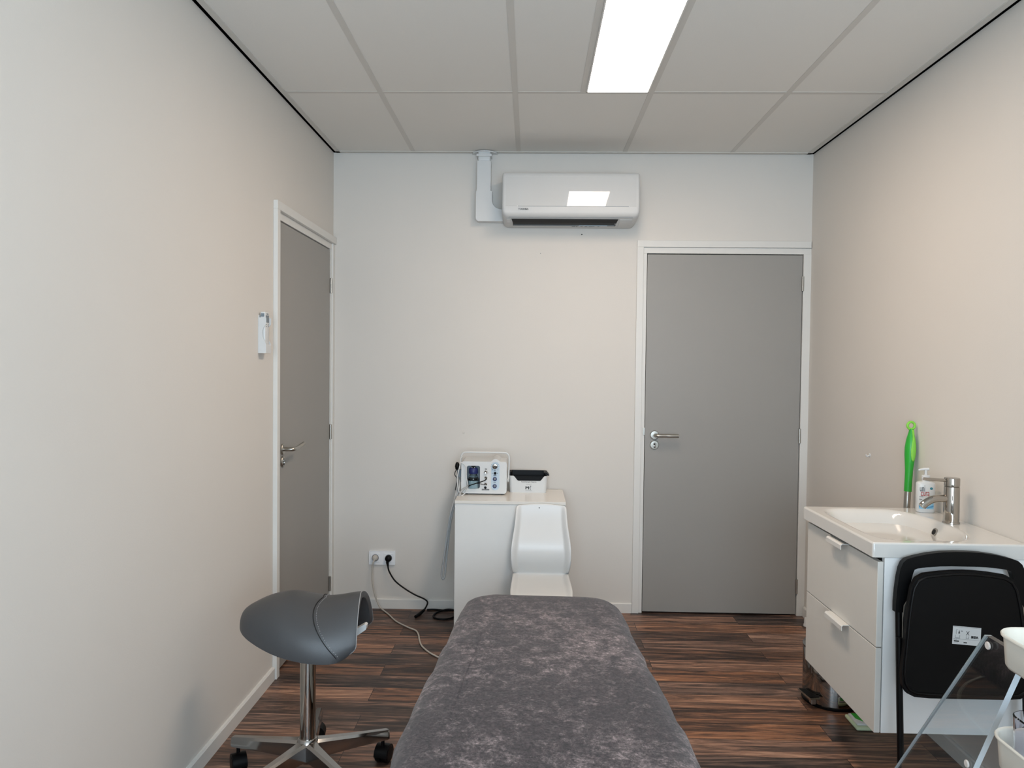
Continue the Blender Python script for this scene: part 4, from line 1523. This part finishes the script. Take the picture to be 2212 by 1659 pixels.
outer = [(2.283, .672), (2.284, .700), (2.288, .740), (2.294, .780), (2.300, .806), (2.308, .824), (2.320, .835), (2.345, .843), (2.385, .852), (2.430, .858), (2.470, .860)]
inner = [(2.455, .8155), (2.420, .8145), (2.380, .811), (2.352, .807), (2.343, .803), (2.338, .792), (2.332, .770), (2.325, .740), (2.318, .705), (2.313, .672)]
poly = outer + [(2 * ccx - x, z) for x, z in outer[::-1]] + [(2 * ccx - x, z) for x, z in inner[::-1]] + inner
b = prism(bmesh.new(), poly, 0, .022, 'XZ')
bevel_sharp(b, .006, 3, 50)
for v in b.verts:
    v.co.y = lean(v.co.z) - .022 + v.co.y
obj('backrest', b, m_black, t, 60)
for sx_ in (-1, 1):
    x = ccx + sx_ * .1925
    obj('leg', tube([(x, lean(.69) - .010, .69), (x, lean(.40) - .010, .40), (x - .001 * sx_, lean(0.008) - .010, .0085)], .0098, 14), m_blackm, t, 50)
    obj('leg', tube([(x - .0115, lean(.60) - .034, .60), (x - .0115, lean(.40) - .034, .40), (x - .0125, lean(.0085) - .034, .0085)], .0085, 14), m_blackm, t, 50)
    obj('foot_cap', tube([(x, lean(.02) - .010, .0), (x, lean(.02) - .010, .03)], .0118, 14), m_black, t, 50)
    q_ = x - .0115
    obj('side_plate', prism(bmesh.new(), [(q_ + sx_ * -.009, .60), (q_ - sx_ * .016, .60), (q_ - sx_ * .019, .66), (q_ - sx_ * .026, .725), (q_ - sx_ * .012, .70), (q_ - sx_ * .009, .66)], lean(.6) - .038, lean(.6) - .034, 'XZ'), m_steel, t)
    obj('hinge_link', tube([(q_ - sx_ * .009, lean(.62) - .040, .60), (q_ - sx_ * .013, lean(.50) - .042, .52), (q_ - sx_ * .010, lean(.44) - .044, .47)], .0050, 10, 5), m_blackm, t, 50)
    obj('rivet', cyl((q_ - sx_ * .002, lean(.475) - .044, .475), .004, -.003, 'Y', 12), m_steel, t)
obj('cross_bar', tube([(ccx - .19, lean(.462) - .046, .462), (ccx + .19, lean(.462) - .046, .462)], .0042, 10), m_blackm, t, 50)
cs_x = 2.473
lft = [(2.3600, .4310), (2.315, .4345), (2.293, .445), (2.281, .467), (2.279, .500), (2.283, .54), (2.290, .60), (2.296, .66), (2.304, .72), (2.313, .765), (2.327, .789), (2.350, .802), (2.40, .809), (2.44, .8125), (2.473, .8135)]
b = prism(bmesh.new(), lft + [(2 * cs_x - x, z) for x, z in lft[::-1][1:]], 0, .016, 'XZ')
bevel_sharp(b, .006, 3, 50)
for v in b.verts:
    v.co.y = lean(v.co.z) - .064 + v.co.y
st_ = obj('seat', b, m_black, t, 60)
fr = [(cs_x + (x - cs_x) * .955, .6255 + (z - .6255) * .945) for x, z in lft]
fr = fr + [(2 * cs_x - x, z) for x, z in fr[::-1][1:]]
obj('seat_rim', sweep(bmesh.new(), [(x, lean(z) - .0640, z) for x, z in fr], .0042, 8, closed=True), m_blackm, st_, 60)
# sticker on the seat's underside
sy_ = lean(.60) - .0628
sa = math.radians(-4)
sc_ = Vector((2.4745, 0, .6190))


def stp(x, z):
    x, z = x * .86, z * .90
    return (sc_.x + x * math.cos(sa) - z * math.sin(sa), sc_.z + x * math.sin(sa) + z * math.cos(sa))


def sti(poly_, name, m, dy=0.0):
    b_ = prism(bmesh.new(), [stp(*p) for p in poly_], 0, .0008, 'XZ')
    for v in b_.verts:
        v.co.y = lean(v.co.z) - .0645 - dy + v.co.y
    return obj(name, b_, m, st_)


def rc(x0, x1, z0, z1):
    return [(x0, z0), (x1, z0), (x1, z1), (x0, z1)]


k = obj('x', box(0, .001, 0, .001, 0, .001), m_label, st_)
D.objects.remove(k)
sti(rc(-.049, .049, -.030, .030), 'sticker', m_label)
b = bmesh.new()


def addp(poly_):
    prism(b, [stp(*p) for p in poly_], 0, .0004, 'XZ')


addp([(-.030, .006), (-.024, .006), (-.027, .018)])
addp(rc(-.0375, -.0368, .004, .018)); addp(rc(-.0375, -.031, .0173, .018)); addp(rc(-.040, -.024, -.009, -.0083)); addp(rc(-.040, -.0393, -.009, .001)); addp(rc(-.0247, -.024, -.009, .001))
addp([(-.003, .016), (-.001, .016), (.009, .002), (.007, .002)]); addp([(.007, .016), (.009, .016), (-.001, .002), (-.003, .002)])
addp(rc(-.002, .007, -.009, -.0083)); addp(rc(-.002, -.0013, -.009, -.001)); addp(rc(.0063, .007, -.009, -.001))
addp(rc(-.044, -.026, -.0215, -.0175)); addp(rc(-.044, -.034, -.0145, -.0135)); addp(rc(-.010, .002, -.0245, -.021))
for v in b.verts:
    v.co.y = lean(v.co.z) - .0649 + v.co.y
obj('pictogram', b, m_ink, st_)
b = bmesh.new()
addp(rc(-.047, .047, -.0125, -.0120)); addp(rc(-.047, .047, .0275, .028)); addp(rc(-.020, -.015, .013, .016)); addp(rc(-.036, -.022, -.0112, -.0105)); addp(rc(-.044, -.030, -.026, -.0252))
for v in b.verts:
    v.co.y = lean(v.co.z) - .0649 + v.co.y
obj('printed_line', b, m_greyink, st_)
tx, tz = stp(.0275, -.003)
text('lettering', 'IKEA', .0092, (tx, lean(tz) - .0652, tz), m_ink, st_, rot=(PI / 2 - .075, -sa, 0), bold=.0005, sx=1.1)

# ------------------------------------------------------------------ clear acrylic stand
AX0, AX1 = 2.044, 2.056
t = thing('acrylic_stand', 'clear acrylic stand with slanting legs and white caps in front of the folding chair', 'stand', (2.2, -2.55, 0))
sl_ = .754


def leg_y(z):
    return -2.806 + (.895 - z) * sl_


band = [(leg_y(.905), .905), (leg_y(.905) - .115, .905), (-2.781, .61), (leg_y(0) - .185, 0.0), (leg_y(0), 0.0)]
for xx in (0, .36):
    b = prism(bmesh.new(), band, AX0 + xx, AX1 + xx, 'YZ')
    bevel_sharp(b, .0008, 1)
    pn = obj('acrylic_leg', b, m_acryl, t)
    for (pa, pb) in ((band[0], band[4]), (band[1], band[2]), (band[2], band[3])):
        e_ = .006 if pa is band[0] else .0004  # wide pale band imitates the far edge's shine refracted through the plate
        q = bmesh.new()
        n_ = Vector((-e_, 0))
        in_ = .0005 if e_ > .001 else 0
        prism(q, [(pa[0] - in_, pa[1] - in_ * 2), (pb[0] - in_, pb[1] + in_), (pb[0] + n_.x, pb[1] + in_), (pa[0] + n_.x, pa[1] - in_ * 2)], AX0 + xx + in_, AX1 + xx - in_, 'YZ')
        obj('sawn_edge_shine', q, m_sawn_shine, pn)
for (yy, zz) in ((-2.829, .889), (-2.771, .624), (leg_y(.12) - .09, .12)):
    obj('cap', cyl((AX0 - .0005, yy, zz), .0075, -.004, 'X', 20, .001), m_peg, t, 40)
    obj('cap', cyl((AX1 + .3605, yy, zz), .0075, .004, 'X', 20, .001), m_peg, t, 40)
    if zz < .2:
        obj('cross_rod', cyl((AX1 + .0005, yy, zz), .006, .349, 'X', 16), m_acryl, t, 40)

# ------------------------------------------------------------------ tray trolley at the right edge
t = thing('tray_trolley', 'cream trolley with stacked oval trays at the right edge of the photo', 'trolley', (2.17, -3.14, 0))


def tray(x0, x1, y0, y1, z0, z1, m, name, par, r=.055, th=.0025, rim=True, rot=0.0):
    cx_, cy_ = (x0 + x1) / 2, (y0 + y1) / 2

    def R_(g_, z):
        return [(cx_ + (x - cx_) * math.cos(rot) - (y - cy_) * math.sin(rot), cy_ + (x - cx_) * math.sin(rot) + (y - cy_) * math.cos(rot), z)
                for x, y in rrect(x0 - g_, x1 + g_, y0 - g_, y1 + g_, r + g_, 8)]
    lv_ = [(-.016, z0), (-.008, z0 + .002), (-.004, z0 + .008), (0, z1 - .004)]
    if rim:
        lv_ += [(.004, z1 - .003), (.0045, z1), (.003, z1 + .002), (0, z1 + .001)]
    lv_ += [(-th, z1 - .002), (-.004 - th, z0 + .009), (-.012 - th, z0 + th + .001)]
    return obj(name, loft(bmesh.new(), [R_(*q) for q in lv_]), m, par, 50)


tray(1.984, 2.32, -3.40, -2.936, .898, .960, m_cream, 'tray', t, r=.042)
tray(1.981, 2.32, -3.40, -2.932, .714, .776, m_cream, 'tray', t, r=.042)
tray(1.990, 2.32, -3.40, -2.932, .17, .23, m_cream, 'tray', t)
for (x, y) in ((2.16, -2.928), (2.16, -3.412)):
    obj('post', tube([(x, y + (.0045 if y > -3 else -.0045), .06), (x, y + (.0045 if y > -3 else -.0045), .99)], .009, 12), m_cream, t, 50)
obj('bottom_bar', box(2.15, 2.17, -3.43, -2.91, .05, .07, .003), m_cream, t)
for (x, y) in ((2.03, -2.94), (2.29, -2.94), (2.03, -3.40), (2.29, -3.40)):
    cs_ = obj('caster', tube([(x, y, .040), (x, y, .175)], .006, 10), m_black, t, 50)
    obj('wheel', lathe(bmesh.new(), [(.020, -.010), (.025, -.008), (.025, .008), (.020, .010)], (x, y, .025), 'X', 20), m_black, cs_, 40)
ct = tray(1.999, 2.30, -3.30, -2.953, .7185, .822, m_lav, 'clear_tray', None, r=.03, th=.0025, rim=False)
tag(ct, 'clear plastic tray standing in the lower cream tray of the trolley', 'tray')
